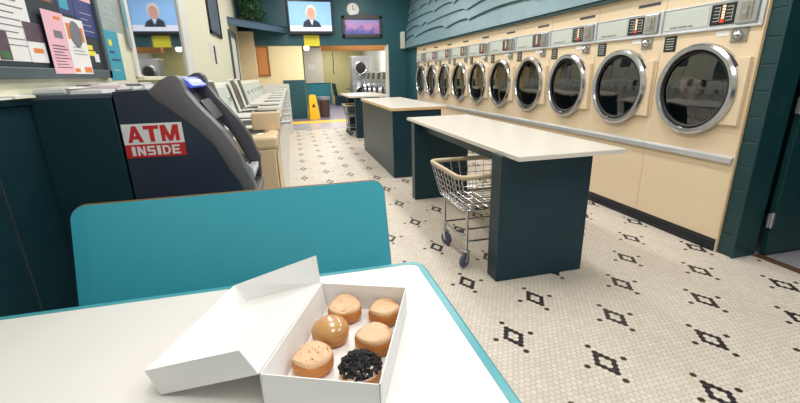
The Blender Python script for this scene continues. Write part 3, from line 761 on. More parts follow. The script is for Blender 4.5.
# sticker on the side facing the table, lettering raised a hair
SY = 2.1515 + OY
b = MB().box(-0.77 + OX, -0.515 + OX, SY - 0.001, SY, 1.05, 1.207); stk = b.build('sticker', 'white_paper', t)
b = MB().box(-0.77 + OX, -0.515 + OX, SY - 0.002, SY - 0.0005, 1.05, 1.112); b.build('sticker_band', 'red', stk)
def block_letters(name, word, x0, x1, z0, z1, y, m, parent, gap):
    """heavy sans capitals cut from strokes; each glyph on a unit square, stroke weight t"""
    t = 0.27
    G_ = {'A': [[(0, 0), (t, 0), (0.64, 1), (0.36, 1)], [(1 - t, 0), (1, 0), (0.64, 1), (0.36, 1)], [(0.2, 0.2), (0.8, 0.2), (0.74, 0.4), (0.26, 0.4)]],
          'T': [[(0, 0.78), (1, 0.78), (1, 1), (0, 1)], [(0.35, 0), (0.65, 0), (0.65, 0.8), (0.35, 0.8)]],
          'M': [[(0, 0), (0.22, 0), (0.22, 1), (0, 1)], [(0.78, 0), (1, 0), (1, 1), (0.78, 1)], [(0, 1), (0.3, 1), (0.6, 0), (0.4, 0)], [(0.7, 1), (1, 1), (0.6, 0), (0.4, 0)]],
          'I': [[(0.25, 0), (0.75, 0), (0.75, 1), (0.25, 1)]],
          'N': [[(0, 0), (t, 0), (t, 1), (0, 1)], [(1 - t, 0), (1, 0), (1, 1), (1 - t, 1)], [(0, 1), (0.3, 1), (1, 0), (0.7, 0)]],
          'S': [[(0.05, 0), (0.9, 0), (1, 0.1), (1, 0.2), (0, 0.2)], [(0.72, 0.1), (1, 0.1), (1, 0.5), (0.72, 0.5)], [(0, 0.4), (1, 0.4), (0.95, 0.6), (0.05, 0.6)], [(0, 0.5), (0.28, 0.5), (0.28, 0.9), (0, 0.9)], [(0, 0.8), (1, 0.8), (0.95, 1), (0.1, 1), (0, 0.9)]],
          'D': [[(0, 0), (t, 0), (t, 1), (0, 1)], [(0, 0), (0.62, 0), (0.72, 0.2), (0, 0.2)], [(0, 0.8), (0.72, 0.8), (0.62, 1), (0, 1)], [(0.62, 0.0), (0.8, 0.08), (1, 0.32), (1, 0.68), (0.8, 0.92), (0.62, 1), (0.62, 0.8), (0.74, 0.64), (0.74, 0.36), (0.62, 0.2)]],
          'E': [[(0, 0), (t, 0), (t, 1), (0, 1)], [(0, 0), (1, 0), (1, 0.2), (0, 0.2)], [(0, 0.4), (0.9, 0.4), (0.9, 0.6), (0, 0.6)], [(0, 0.8), (1, 0.8), (1, 1), (0, 1)]]}
    wts = [0.45 if c == 'I' else (1.2 if c == 'M' else 1.0) for c in word]
    unit = (x1 - x0 - gap * (len(word) - 1)) / sum(wts); x = x0; b = MB()
    k_ = 0
    for c, w_ in zip(word, wts):
        wd_ = unit * w_
        for poly in G_[c]:
            px_ = [((q - 0.25) * 2 if c == 'I' else q) for q, _ in poly]
            b.prism([(x + q * wd_, z0 + r_[1] * (z1 - z0)) for q, r_ in zip(px_, poly)], 0.0008 + 0.0003 * k_, 'y', y - 0.0008 - 0.0003 * k_); k_ = (k_ + 1) % 5
        x += wd_ + gap
    return b.build(name, m, parent)
block_letters('atm_lettering', 'ATM', -0.752 + OX, -0.533 + OX, 1.122, 1.197, SY - 0.001, 'red', stk, 0.006)
block_letters('inside_lettering', 'INSIDE', -0.745 + OX, -0.54 + OX, 1.060, 1.103, SY - 0.002, 'white_paper', stk, 0.008)

# ------------------------------------------------------------------ counter behind the cash machine
t = thing('storage_counter', 'dark green storage counter against the left wall topped with scattered papers', 'counter', (-0.94, 2.75, 0))
b = MB().box(-0.168, 0.155, -0.595, 0.30, 0.0, 1.325, 0.004); b.build('body', 'dark_green', t)
b = MB().box(-0.168, 0.16, -0.598, 0.31, 1.325, 1.345, 0.003); b.build('worktop', 'frame_grey', t)

# ------------------------------------------------------------------ notice board and its flyers on the left wall
t = thing('notice_board', 'slate framed dark notice board crowded with flyers on the left wall', 'notice board', (XW, 2.3, 1.415))
b = MB().box(0, 0.012, -0.9, 0.74, 0.03, 0.95); b.build('panel', 'cork', t)
b = MB()
b.box(0, 0.03, -0.94, 0.78, 0.0, 0.048, 0.004).box(0, 0.03, -0.94, 0.78, 0.95, 1.0, 0.004).box(0, 0.03, 0.735, 0.78, 0.0, 1.0, 0.004).box(0, 0.03, -0.94, -0.9, 0.0, 1.0, 0.004)
b.build('frame', 'frame_grey', t)
def flyer(name, label, y0, y1, z0, z1, m, x=0.0122, tilt=0.0, bits=(), group='flyers on the notice board', cat='flyer'):
    root = thing(name, label, cat, (XW + x, (y0 + y1) / 2, (z0 + z1) / 2), 0, group)
    root.rotation_euler = (tilt, 0, 0)
    w, h = (y1 - y0) / 2, (z1 - z0) / 2
    MB().box(0, 0.001, -w, w, -h, h).build('sheet', m, root)
    for i, (a0, a1, c0, c1, mm, nm) in enumerate(bits):     # fractions across, up
        MB().box(0.001, 0.0016 + 0.0002 * i, -w + 2 * w * a0, -w + 2 * w * a1, -h + 2 * h * c0, -h + 2 * h * c1).build(nm, mm, root)
    return root
def lines(n, c0, c1, a0=0.12, a1=0.88, m='paper_ink'):
    return [(a0, a1 - 0.12 * (k % 3), c0 + (c1 - c0) * k / n, c0 + (c1 - c0) * k / n + 0.010, m, 'printed_line') for k in range(n)]
flyer('flyer', 'large white printed sheet at the left end of the notice board', 2.02, 2.33, 1.487, 1.90, 'white_paper', bits=lines(12, 0.15, 0.9))
flyer('flyer', 'small photo card tucked low beside the large white sheet', 2.05, 2.13, 1.49, 1.60, 'photo_dark', x=0.0135, bits=[(0.1, 0.9, 0.05, 0.3, 'leaf', 'printed_patch')])
flyer('flyer', 'leaflet with a dark photo on top and an orange patch below', 2.26, 2.40, 1.486, 1.655, 'white_paper', x=0.0145,
      bits=[(0.0, 1.0, 0.52, 1.0, 'photo_dark', 'printed_photo'), (0.25, 0.8, 0.24, 0.36, 'orange', 'printed_patch')])
flyer('flyer', 'pink flyer with a small dark drawing', 2.40, 2.60, 1.438, 1.725, 'pink_paper', x=0.0305,
      bits=[(0.35, 0.75, 0.58, 0.70, 'paper_ink', 'printed_drawing'), (0.5, 0.8, 0.88, 0.93, 'orange', 'printed_patch')] + lines(8, 0.1, 0.5, 0.15, 0.85, 'photo_dark'))
fl_ = flyer('flyer', 'white flyer with a round grey badge and orange corners', 2.585, 2.80, 1.438, 1.715, 'white_paper', x=0.032,
      bits=[(0.08, 0.3, 0.62, 0.9, 'orange', 'printed_patch'), (0.72, 0.92, 0.6, 0.86, 'orange', 'printed_patch'), (0.55, 0.95, 0.03, 0.13, 'orange', 'printed_patch'), (0.05, 0.3, 0.03, 0.1, 'orange', 'printed_patch')] + lines(3, 0.36, 0.54, 0.2, 0.9))
MB().lathe([(0.0, 0.0035), (0.062, 0.0035), (0.066, 0.0)], 14, axis_mtx((0.001, 0.0, 0.062), (1, 0, 0))).build('printed_badge', 'paper_ink', fl_)
flyer('flyer', 'navy flyer with a pale stripe, topmost left of the pink and blue one', 2.62, 2.80, 1.735, 1.98, 'navy_print', bits=[(0.1, 0.6, 0.1, 0.3, 'cyan_paper', 'printed_patch')])
flyer('flyer', 'blue flyer with a pink top third, near the right end of the notice board', 2.79, 3.02, 1.64, 1.95, 'navy_print', x=0.0135,
      bits=[(0.0, 1.0, 0.62, 1.0, 'pink_paper', 'printed_band')] + lines(4, 0.1, 0.5, 0.25, 0.85, 'plate'))
flyer('flyer', 'dark flyer with yellow lettering patch, low at the right end of the board', 2.81, 2.98, 1.50, 1.63, 'cork', x=0.0135,
      bits=[(0.05, 0.6, 0.55, 0.75, 'yellow_card', 'printed_patch'), (0.2, 0.75, 0.3, 0.5, 'yellow_card', 'printed_patch'), (0.6, 0.95, 0.05, 0.4, 'white_paper', 'printed_patch')])
flyer('flyer', 'navy leaflet cut by the top edge, above the pink flyer', 2.36, 2.58, 1.77, 1.98, 'navy_print', bits=[(0.1, 0.9, 0.0, 0.2, 'wood', 'printed_band')])
g2 = 'posters taped to the wall beside the window'
flyer('poster', 'bright cyan leaflet taped to the cream wall beside the board', 3.13, 3.38, 1.40, 1.71, 'cyan_paper', x=0.0003, group=g2, cat='poster',
      bits=[(0.3, 0.5, 0.70, 0.82, 'yellow_card', 'printed_patch'), (0.25, 0.55, 0.55, 0.60, 'navy_print', 'printed_patch'), (0.3, 0.85, 0.40, 0.44, 'navy_print', 'printed_line'), (0.3, 0.7, 0.2, 0.22, 'plate', 'printed_line')])
flyer('poster', 'grey green poster hanging above the cyan leaflet', 3.16, 3.50, 1.712, 2.10, 'poster_grey', x=0.0002, group=g2, cat='poster', bits=lines(5, 0.2, 0.7, 0.2, 0.85, 'plate'))
flyer('poster', 'silvery film poster nearest the window frame', 3.51, 3.575, 1.62, 2.10, 'poster_silver', x=0.022, group=g2, cat='poster', bits=[(0.2, 0.9, 0.3, 0.6, 'cyan_paper', 'printed_patch')])

# loose papers on the counter and wainscot cap: each sheet or booklet its own thing
random.seed(11)
PZ = {}
spots = [(-1.085, 1.90, 'white sheet lying on the narrow ledge left of the counter', 'white_paper', 0.006, 1.3385), (-1.085, 2.06, 'cream pamphlet on the ledge beside the counter end', 'yellow_wall', 0.012, 1.3385),
         (-1.03, 2.27, 'thin stack of grey leaflets at the near end of the counter', 'poster_grey', 0.022, 0), (-0.89, 2.27, 'white leaflet stack near the counter front, nearest the table', 'white_paper', 0.016, 0),
         (-1.03, 2.47, 'cream booklet under the pink flyer', 'yellow_wall', 0.026, 0), (-0.89, 2.47, 'brown backed booklet with white pages on the counter front', 'brown_bin', 0.024, 0),
         (-1.03, 2.67, 'thick white magazine under the badge flyer', 'white_paper', 0.030, 0), (-0.89, 2.67, 'grey newspaper lying on the counter behind the cash machine', 'poster_grey', 0.020, 0),
         (-1.03, 2.87, 'orange edged pamphlet stack below the board end', 'orange', 0.026, 0), (-0.89, 2.88, 'white pamphlet pile at the far end of the counter', 'white_paper', 0.030, 0),
         (-1.02, 2.28, 'white page slipped on top of the grey leaflets', 'white_paper', 0.008, 1.368), (-0.90, 2.48, 'pink edged leaflet on top of the brown booklet', 'pink_paper', 0.010, 1.370),
         (-1.02, 2.68, 'dark covered leaflet on top of the thick magazine', 'photo_dark', 0.010, 1.376), (-0.90, 2.87, 'grey leaflet on top of the far white pile', 'poster_grey', 0.008, 1.376)]
for x, y, lab, m, h, z in spots:
    ledge = z and z < 1.34
    o = thing('leaflet', lab, 'leaflet', (x, y, z or 1.3455), 0.0 if ledge else random.uniform(-0.25, 0.25), 'papers on the counter')
    w, l = (0.03, 0.07) if ledge else (0.062, 0.085)
    MB().box(-w, w, -l, l, 0, h * 0.4, 0.0008).build('cover', m, o)
    MB().box(-w * 0.97, w * 0.97, -l * 0.97, l * 0.97, h * 0.4, h, 0.0008).build('pages', 'white_paper', o)

# ------------------------------------------------------------------ washers along the left wall
def make_washer(label, body_mat, open_lid=True):
    root = thing('washer', label, 'washer', group='top loading washers along the left wall')
    b = MB().box(0.02, 0.68, -0.34, 0.34, 0.03, 0.90, 0.01).box(0.06, 0.64, -0.30, 0.30, 0.0, 0.04)
    b.box(0.685, 0.69, -0.30, 0.30, 0.10, 0.86, 0.002)
    b.build('body', body_mat, root)
    b = MB().box(0.0, 0.70, -0.347, 0.347, 0.90, 0.99, 0.02); b.build('top_deck', body_mat, root)
    tub = MB().lathe([(0.20, 0.993), (0.215, 0.997), (0.23, 0.991)], 28, Matrix.Translation((0.40, 0, 0))).build('tub_rim', 'chrome', root, smooth=True)
    MB().lathe([(0.0, 0.9915), (0.205, 0.992)], 28, Matrix.Translation((0.40, 0, 0))).build('tub_mouth', 'gasket', root)
    # console with sloped face at the back
    b = MB().prism([(0.0, 0.985), (0.19, 0.985), (0.10, 1.33), (0.02, 1.35), (0.0, 1.33)], 0.69, 'y', -0.345, 0.006); con = b.build('console', 'white_enamel', root)
    b = MB().prism([(0.181, 1.02), (0.187, 1.02), (0.115, 1.30), (0.109, 1.30)], 0.50, 'y', -0.30); b.build('console_plate', 'plate', con)
    b = MB().lathe([(0.0, 0.03), (0.025, 0.028), (0.03, 0.0)], 18, axis_mtx((0.148, 0.27, 1.16), (0.95, 0, 0.3))); b.build('knob', 'chrome', con, smooth=True)
    # coin box on the front edge
    b = MB().box(0.50, 0.72, 0.08, 0.33, 0.985, 1.13, 0.012); coin = b.build('coin_box', body_mat, root)
    b = MB().box(0.715, 0.80, 0.17, 0.26, 1.02, 1.04, 0.003).box(0.718, 0.726, 0.13, 0.30, 1.00, 1.085, 0.002); b.build('coin_slide', 'steel', coin)
    MB().box(0.52, 0.70, 0.145, 0.285, 1.129, 1.133).build('slot_cover', 'black', coin)
    # lid propped open, leaning back against the console
    mt = Matrix.Translation((0.225, 0, 1.014)) @ Matrix.Rotation(math.radians(-104 if open_lid else 0), 4, 'Y')
    lid = MB().box(0.0, 0.38 if open_lid else 0.42, -0.29, 0.04, -0.014, 0.014, 0.008, mtx=mt).build('lid', 'white_enamel', root)
    MB().box(0.02, 0.36 if open_lid else 0.40, -0.27, 0.02, -0.021, -0.012, 0.003, mtx=mt).build('lid_lining', 'black', lid)
    return root
WX = -0.83
wl = ['beige top loading washer beside the cash machine, lid propped open', 'second washer from the cash machine, white with open lid', 'third washer from the cash machine, white with closed lid', 'fourth washer from the cash machine, white with open lid', 'fifth washer from the cash machine, white with open lid']
for i in range(5, 9): wl.append(['sixth', 'seventh', 'eighth', 'ninth'][i - 5] + ' washer from the cash machine, white with closed lid, along the left wall')
wl += ['white washer second from the white end panel', 'last white washer in the row, against the white end panel']
w0 = make_washer(wl[0], 'beige_enamel'); w0.location = (WX, 3.42, 0)
w1 = make_washer(wl[1], 'white_enamel'); w1.location = (WX, 4.13, 0)
w2 = make_washer(wl[2], 'white_enamel', False); w2.location = (WX, 3.42 + 0.71 * 2, 0)
for i in range(3, 11):
    dup(w1 if i < 5 else w2, (WX, 3.42 + 0.71 * i, 0), 0, wl[i])
struct(MB().box(-0.86, -0.04, 10.93, 10.99, 0, 1.22, 0.004).build('trim_10', 'white_enamel'))

# ------------------------------------------------------------------ things on the left wall beyond the window
t = thing('framed_picture', 'black framed picture high on the cream left wall', 'picture', (XW, 7.75, 2.05))
b = MB().box(0, 0.03, -0.55, -0.50, 0, 0.8, 0.004).box(0, 0.03, 0.50, 0.55, 0, 0.8, 0.004).box(0, 0.03, -0.55, 0.55, 0, 0.05, 0.004).box(0, 0.03, -0.55, 0.55, 0.75, 0.8, 0.004); b.build('frame', 'black', t)
MB().box(0, 0.015, -0.5, 0.5, 0.05, 0.75).build('print', mat('dusky_print', (96, 102, 118), 0.3, var=0.4, scale=5), t)
t = thing('wall_notice', 'blank white notice card under the black framed picture', 'notice', (XW, 7.2, 1.66))
MB().box(0, 0.004, -0.26, 0.10, 0, 0.24).build('card', 'curtain', t); MB().box(0, 0.02, 0.13, 0.17, -0.05, 0.22, 0.003).build('holder', 'frame_grey', t)
dr2 = struct(MB().box(XW, XW + 0.04, 9.35, 9.43, 0, 2.28, 0.004).box(XW, XW + 0.04, 10.25, 10.33, 0, 2.28, 0.004).box(XW, XW + 0.045, 9.33, 10.35, 2.20, 2.32, 0.004).build('door_2', 'frame_grey'))
MB().box(XW, XW + 0.025, 9.43, 10.25, 0.01, 2.2, 0.004).build('door_panel', 'curtain', dr2)

# corner shelf with trailing plant
t = thing('corner_shelf', 'slate blue triangular corner shelf under a trailing plant', 'shelf', (XW, YB, 2.42))
b = MB().prism([(0.0, -1.9), (0.0, 0.0), (1.16, 0.0)], 0.03, 'z', 0.12); b.build('board', 'shelf', t)
b = MB().prism([(0.0, -1.9), (1.16, 0.0), (1.14, 0.0), (0.0, -1.86)], 0.15, 'z', 0.0); b.build('front_rail', 'shelf', t)
t = thing('potted_plant', 'bushy green trailing plant on the corner shelf', 'plant', (-0.74, 11.0, 2.5705))
MB().lathe([(0.0, 0.0), (0.13, 0.0), (0.17, 0.22), (0.18, 0.24), (0.15, 0.24), (0.0, 0.22)], 24).build('pot', 'pot', t, smooth=True)
b = MB(); rn = random.Random(5)
for k in range(520):
    a = rn.uniform(0, 6.28); rr = 0.36 * math.sqrt(rn.random()); z = 0.10 + rn.random() * 0.75 - rr * 0.35
    p = Vector((max(-0.2, rr * math.cos(a) * 0.9), min(0.22, rr * math.sin(a)), max(0.14, z)))
    s = rn.uniform(0.035, 0.065)
    tt = bmesh.new()
    vs = [tt.verts.new(q) for q in ((0, -s * 0.2, 0), (s * 0.55, s * 0.5, 0.012), (0, s * 1.6, -0.012), (-s * 0.55, s * 0.5, 0.012), (0, s * 0.5, -0.004))]
    tt.faces.new((vs[0], vs[1], vs[4])); tt.faces.new((vs[1], vs[2], vs[4])); tt.faces.new((vs[2], vs[3], vs[4])); tt.faces.new((vs[3], vs[0], vs[4]))
    b.add(tt, Matrix.Translation(p) @ Matrix.Rotation(rn.uniform(0, 6.28), 4, 'Z') @ Matrix.Rotation(rn.uniform(-1.2, 0.8), 4, 'X'))
b.build('foliage', 'leaf', t)
b = MB()
for k in range(9):
    a = k * 0.7; b.tube([(0, 0, 0.22), (0.12 * math.cos(a), 0.12 * math.sin(a), 0.45), (0.3 * math.cos(a), 0.3 * math.sin(a), 0.4 + 0.06 * (k % 3))], 0.006, 5)
b.build('stem', 'leaf', t)

# ------------------------------------------------------------------ wall over the opening: screen, clock, picture, card, speaker
YS = 11.25
t = thing('television', 'wall mounted television showing a newscaster in a dark suit', 'television', (0.635, YS, 2.39))
b = MB().box(-0.55, 0.55, 0.0, 0.06, 0.0, 0.78, 0.008); b.build('bezel', 'black', t)
MB().box(-0.12, 0.12, 0.06, 0.15, 0.25, 0.5).build('wall_mount', 'black', t)
scn = MB().box(-0.51, 0.51, -0.003, 0.0, 0.07, 0.74).build('screen', 'scr', t)
MB().box(-0.51, 0.51, -0.0045, -0.003, 0.07, 0.20).build('picture_desk', 'scr_white', scn)
b = MB().prism([(-0.20, 0.16), (-0.17, 0.28), (-0.08, 0.34), (0.08, 0.34), (0.20, 0.27), (0.26, 0.16)], 0.0015, 'y', -0.006); b.build('picture_suit', 'suit', scn)
b = MB().prism([(-0.03, 0.34), (0.07, 0.34), (0.03, 0.2)], 0.0012, 'y', -0.0072); b.build('picture_shirt', 'scr_white', scn)
b = MB().prism([(0.02 + 0.125 * math.cos(a), 0.50 + 0.17 * math.sin(a)) for a in [k * PI / 14 for k in range(28)]], 0.001, 'y', -0.0065); b.build('picture_hair', 'hair', scn)
b = MB().prism([(0.02 + 0.105 * math.cos(a), 0.465 + 0.145 * math.sin(a)) for a in [k * PI / 14 for k in range(28)]], 0.001, 'y', -0.008); b.build('picture_face', 'skin', scn)
t = thing('wall_clock', 'small round white clock above the wide landscape picture', 'clock', (1.72, YB, 2.985))
MB().lathe([(0.0, 0.02), (0.13, 0.02), (0.135, 0.03), (0.155, 0.03), (0.16, 0.0)], 32, axis_mtx((0, 0, 0), (0, -1, 0))).build('case', 'curtain', t, smooth=True)
MB().lathe([(0.0, 0.0225), (0.128, 0.0225), (0.128, 0.02)], 32, axis_mtx((0, 0, 0), (0, -1, 0))).build('dial', 'white_paper', t)
b = MB().box(-0.006, 0.006, -0.026, -0.0235, -0.01, 0.10).box(-0.01, 0.065, -0.026, -0.0235, -0.005, 0.007); b.build('hands', 'black', t)
t = thing('landscape_picture', 'wide picture of a pink and violet sky in a dark ornate frame', 'picture', (1.94, YB, 2.31))
b = MB().box(-0.52, 0.52, -0.05, 0, 0.0, 0.09, 0.012).box(-0.52, 0.52, -0.05, 0, 0.44, 0.53, 0.012).box(-0.52, -0.45, -0.05, 0, 0, 0.53, 0.012).box(0.45, 0.52, -0.05, 0, 0, 0.53, 0.012)
b.prism([(-0.45, 0.52), (-0.2, 0.55), (-0.08, 0.57), (0.08, 0.60), (0.2, 0.56), (0.45, 0.52)], 0.04, 'y', -0.045, 0.004); b.build('frame', 'dark_frame', t)
def sky_print():
    m = bpy.data.materials.new('printed_evening_sky'); m.use_nodes = True; nt = m.node_tree; bs = nt.nodes['Principled BSDF']
    tc = nt.nodes.new('ShaderNodeTexCoord'); n = nt.nodes.new('ShaderNodeTexNoise'); n.inputs['Scale'].default_value = 5; n.inputs['Detail'].default_value = 3
    sp = nt.nodes.new('ShaderNodeSeparateXYZ'); nt.links.new(tc.outputs['Object'], sp.inputs[0]); nt.links.new(tc.outputs['Object'], n.inputs['Vector'])
    X.nt = nt; f = X(sp.outputs[2]) * 1.6 + X(n.outputs['Fac']) * 0.9 - 0.35 + X(sp.outputs[0]) * 0.15
    r = nt.nodes.new('ShaderNodeValToRGB'); nt.links.new(f.v, r.inputs[0])
    e = r.color_ramp.elements; e[0].position = 0.1; e[0].color = lin((70, 86, 170)); e[1].position = 0.9; e[1].color = lin((140, 160, 220))
    for p_, c in ((0.38, (116, 110, 186)), (0.55, (206, 150, 196)), (0.68, (176, 150, 214))):
        q = e.new(p_); q.color = lin(c)
    nt.links.new(r.outputs[0], bs.inputs['Base Color']); bs.inputs['Roughness'].default_value = 0.3
    return m
MB().box(-0.45, 0.45, -0.02, 0, 0.09, 0.44).build('print', sky_print(), t)
t = thing('yellow_sign', 'small bright yellow card hanging below the television', 'sign', (0.62, YB, 2.12))
MB().box(-0.20, 0.20, -0.006, -0.001, 0.0, 0.26).build('card', 'yellow_card', t)
b = MB()
for z, w_ in ((0.19, 0.14), (0.14, 0.16), (0.09, 0.15), (0.05, 0.10)): b.box(-w_, w_, -0.0068, -0.0055, z, z + 0.008)
b.build('printed_line', mat('faint_ochre_print', (205, 190, 50), 0.6), t)
t = thing('wall_speaker', 'slim white speaker on the teal wall beside the shingles', 'speaker', (3.0, YB, 2.03))
MB().box(-0.055, 0.055, -0.14, -0.02, 0.0, 0.42, 0.012).build('case', 'curtain', t); MB().box(-0.043, 0.043, -0.144, -0.138, 0.03, 0.39, 0.002).build('grille', 'plate', t)
MB().box(-0.02, 0.02, -0.03, 0.0, 0.17, 0.25).build('bracket', 'steel', t)

# ------------------------------------------------------------------ back room
t = thing('caution_sign', 'yellow folding wet floor sign standing by the brown bin', 'sign', (0.66, 14.35, 0), 0.15)
for s in (-1, 1):
    b = MB(); tb = bmesh.new()
    pts = [(-0.17, 0.0), (0.17, 0.0), (0.11, 0.78), (-0.11, 0.78)]
    A = [tb.verts.new((x, s * (0.20 - z * 0.24) - 0.008, z)) for x, z in pts]; B = [tb.verts.new((x, s * (0.20 - z * 0.24) + 0.008, z)) for x, z in pts]
    tb.faces.new(A); tb.faces.new(B[::-1])
    for k in range(4): tb.faces.new((A[k], B[k], B[(k + 1) % 4], A[(k + 1) % 4]))
    bmesh.ops.recalc_face_normals(tb, faces=tb.faces[:]); b.add(tb); pn = b.build('panel', 'yellow_plastic', t)
    if s < 0:
        b = MB().prism([(-0.06, 0.40), (0.06, 0.40), (0.0, 0.52)], 0.004, 'y', -0.117); b.build('warning_mark', 'black', pn)
MB().box(-0.06, 0.06, -0.03, 0.03, 0.77, 0.80, 0.01).build('handle', 'yellow_plastic', t)
t = thing('trash_bin', 'brown plastic bin with grey liner beside the yellow floor sign', 'bin', (1.07, 14.9, 0))
MB().lathe([(0.0, 0.0), (0.17, 0.0), (0.20, 0.66), (0.21, 0.68), (0.19, 0.68), (0.16, 0.05), (0.0, 0.04)], 24).build('bucket', 'brown_bin', t, smooth=True)
MB().lathe([(0.185, 0.60), (0.196, 0.684), (0.222, 0.69), (0.226, 0.60), (0.214, 0.58), (0.218, 0.68)], 24).build('liner', 'bin_bag', t, smooth=True)
t = thing('wooden_notice_frame', 'tall brown wooden frame on the pale yellow far wall', 'frame', (-0.80, 14.78, 1.42))
b = MB().box(-0.18, 0.18, -0.03, 0, 0, 0.9, 0.004); b.build('panel', 'orange_wood', t)
b = MB().box(-0.20, -0.16, -0.05, 0, 0, 0.92, 0.004).box(0.16, 0.20, -0.05, 0, 0, 0.92, 0.004).box(-0.2, 0.2, -0.05, 0, 0.88, 0.92, 0.004).box(-0.2, 0.2, -0.05, 0, 0, 0.04, 0.004); b.build('frame', 'wood', t)
t = thing('pinboard', 'pale grey panel with a small printed notice in the back room', 'panel', (1.2, 21.934, 0))
MB().box(-0.45, 0.45, -0.05, 0.065, 0.9, 2.7, 0.004).build('board', mat('pale_stone_paint', (206, 200, 182), 0.6), t)
MB().box(-0.26, 0.02, -0.056, -0.05, 1.72, 1.92).build('notice', 'white_paper', t)
b = MB()
for k in range(3): b.box(-0.22, -0.02, -0.058, -0.055, 1.76 + k * 0.05, 1.775 + k * 0.05)
b.build('printed_line', 'paper_ink', t)
t = thing('teal_counter', 'low teal half wall below the pale grey panel', 'half wall', (1.32, 21.3, 0))
MB().box(-0.6, 0.6, -0.06, 0.06, 0, 1.02, 0.004).build('panel', mat('bright_teal_paint', (40, 130, 142), 0.4), t); MB().box(-0.62, 0.62, -0.08, 0.08, 1.02, 1.05, 0.004).build('cap', 'teal_wall', t)
t = thing('booth_bench', 'dark booth bench in the back room', 'bench', (2.32, 20.7, 0))
MB().box(-0.25, 0.25, -0.5, 0.5, 0.0, 0.45, 0.02).build('seat', 'navy', t)
MB().prism([(-0.30, 0.45), (-0.18, 0.45), (-0.28, 1.02), (-0.36, 1.02)], 1.0, 'y', -0.5, 0.01).build('backrest', 'navy', t)
t = thing('booth_table', 'dark booth table beside the dark bench', 'table', (2.98, 20.7, 0))
MB().box(-0.34, 0.34, -0.45, 0.45, 0.72, 0.76, 0.008).build('tabletop', 'frame_grey', t); MB().lathe([(0.0, 0.72), (0.04, 0.72), (0.04, 0.05), (0.25, 0.03), (0.25, 0.0), (0, 0)], 20).build('pedestal', 'black', t)
t = thing('hanging_cord', 'dark cord hanging down the olive far wall', 'cord', (2.18, 21.97, 0))
MB().tube([(0, 0, 2.5), (0.01, 0, 2.0), (-0.02, 0, 1.6), (0.03, 0, 1.45)], 0.015, 6).build('cable', 'black', t)
# stainless front loaders along the right of the back room
def make_steel(label):
    root = thing('steel_washer', label, 'washer', group='stainless washers in the back room')
    MB().box(0.0, 0.75, -0.46, 0.46, 0.0, 1.2, 0.012).build('body', 'steel', root)
    MB().prism([(0.0, 1.2), (0.04, 1.47), (0.75, 1.47), (0.75, 1.2)], 0.92, 'y', -0.46, 0.006).build('console', 'steel', root)
    MB().prism([(-0.006, 1.23), (0.028, 1.44), (0.034, 1.44), (0.0, 1.23)], 0.5, 'y', -0.2).build('control_plate', 'black', root)
    d = MB().lathe([(0.22, 0.0), (0.22, 0.05), (0.25, 0.07), (0.29, 0.06), (0.30, 0.0)], 32, axis_mtx((0, 0, 0.78), (-1, 0, 0))).build('door', 'chrome', root, smooth=True)
    MB().lathe([(0.0, 0.035), (0.225, 0.02)], 32, axis_mtx((0, 0, 0.78), (-1, 0, 0))).build('door_glass', 'gasket', d)
    return root
sl = ['stainless washer in the back room, nearest to the opening', 'stainless washer in the back room, second from the opening', 'stainless washer in the back room, third from the opening',
      'stainless washer in the back room, fourth from the opening', 'stainless washer in the back room, next to the stacked dryer']
s0 = make_steel(sl[0]); s0.location = (2.95, 13.5, 0)
for i in range(1, 5): dup(s0, (2.95, 13.5 + i * 0.98, 0), 0, sl[i])
t = thing('stacked_dryer', 'tall chrome fronted stacked dryer at the end of the stainless washers', 'dryer', (2.95, 18.6, 0))
MB().box(-0.38, 0.38, -0.4, 0.4, 0, 2.15, 0.012).build('body', 'steel', t)
for z in (0.65, 1.65):
    d = MB().lathe([(0.21, 0.0), (0.21, 0.04), (0.24, 0.06), (0.28, 0.05), (0.29, 0.0)], 32, axis_mtx((0, -0.4, z), (0, -1, 0))).build('door', 'chrome', t, smooth=True)
    MB().lathe([(0.0, 0.03), (0.215, 0.02)], 32, axis_mtx((0, -0.4, z), (0, -1, 0))).build('door_glass', 'gasket', d)
for x, y, lab in ((0.80, 19.0, 'left small lit ceiling globe seen through the wide opening'), (1.95, 19.0, 'right small lit ceiling globe seen through the wide opening')):
    o = thing('ceiling_globe', lab, 'lamp', (x, y, 2.72), 0, 'globe lamps in the back room')
    MB().lathe([(0.0, -0.30), (0.08, -0.28), (0.12, -0.19), (0.09, -0.10), (0.05, -0.06), (0.0, -0.06)], 20).build('globe', 'bulb', o, smooth='all')
    MB().lathe([(0.03, -0.08), (0.03, -0.05), (0.03, 0.09), (0.09, 0.13), (0.0, 0.13)], 16).build('collar', 'steel', o)

struct(MB().box(2.575, 2.62, YB - 0.006, YB + 0.256, 0, 2.14, 0.003).build('trim_11', 'curtain'))
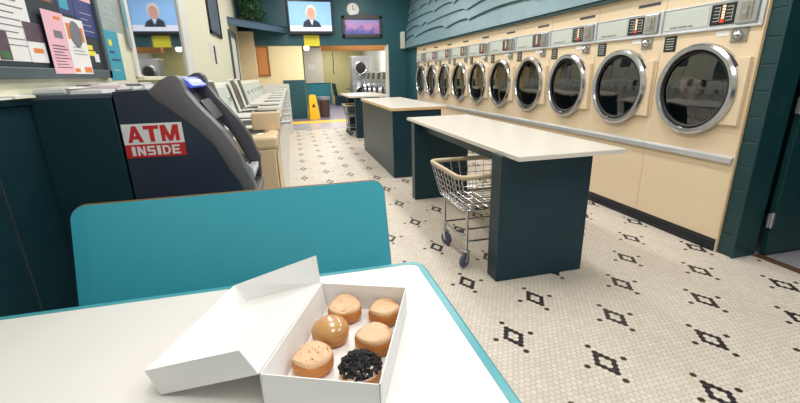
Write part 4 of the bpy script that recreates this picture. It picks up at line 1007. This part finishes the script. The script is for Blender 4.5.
# ------------------------------------------------------------------ light
def area(x, y, z, sx, sy, p, col=(1, 0.985, 0.96)):
    l = bpy.data.lights.new('ceiling_and_fill_lamp', 'AREA'); l.shape = 'RECTANGLE'; l.size = sx; l.size_y = sy; l.energy = p; l.color = col
    o = bpy.data.objects.new('ceiling_and_fill_lamp', l); COL.objects.link(o); o.location = (x, y, z); return o
for y in (0.2, 2.6, 5.0, 7.4, 9.8):
    for x in (0.3, 2.0):
        area(x, y, 3.42, 0.35, 1.25, 30)
for x, y in ((0.6, 13.2), (2.2, 13.2), (1.2, 17.0), (2.6, 17.0), (2.0, 20.5)):
    area(x, y, 2.78, 0.5, 0.9, 50, (1, 0.96, 0.9))
area(2.2, 11.95, 2.8, 1.6, 0.3, 16, (1, 0.93, 0.8))  # fill lamp added only to brighten the honey wood header
wd = bpy.data.worlds.new('World'); S.world = wd; wd.use_nodes = True
bg = wd.node_tree.nodes['Background']; bg.inputs[0].default_value = (0.86, 0.93, 1.0, 1); bg.inputs[1].default_value = 0.58

# ------------------------------------------------------------------ camera
cam = bpy.data.cameras.new('camera'); co = bpy.data.objects.new('camera', cam); COL.objects.link(co)
F_PX, PITCH, YAW, ROLL = 410.566, math.radians(17.317), math.radians(13.9836), math.radians(-1.41603)
cam.sensor_width = 36; cam.lens = F_PX / 800 * 36; cam.clip_start = 0.02
cy_, sy_ = math.cos(YAW), math.sin(YAW); cp_, sp_ = math.cos(PITCH), math.sin(PITCH)
fw = Vector((sy_ * cp_, cy_ * cp_, -sp_)); rt = Vector((cy_, -sy_, 0)); up = rt.cross(fw)
r2 = rt * math.cos(ROLL) + up * math.sin(ROLL); u2 = -rt * math.sin(ROLL) + up * math.cos(ROLL)
mw = Matrix((r2, u2, -fw)).transposed().to_4x4(); mw.translation = (0, 0, 1.4)
co.matrix_world = mw; S.camera = co
S.view_settings.view_transform = 'Standard'; S.view_settings.look = 'None'; S.view_settings.gamma = 1.0
S.view_settings.use_curve_mapping = False; S.view_settings.exposure = 0.0
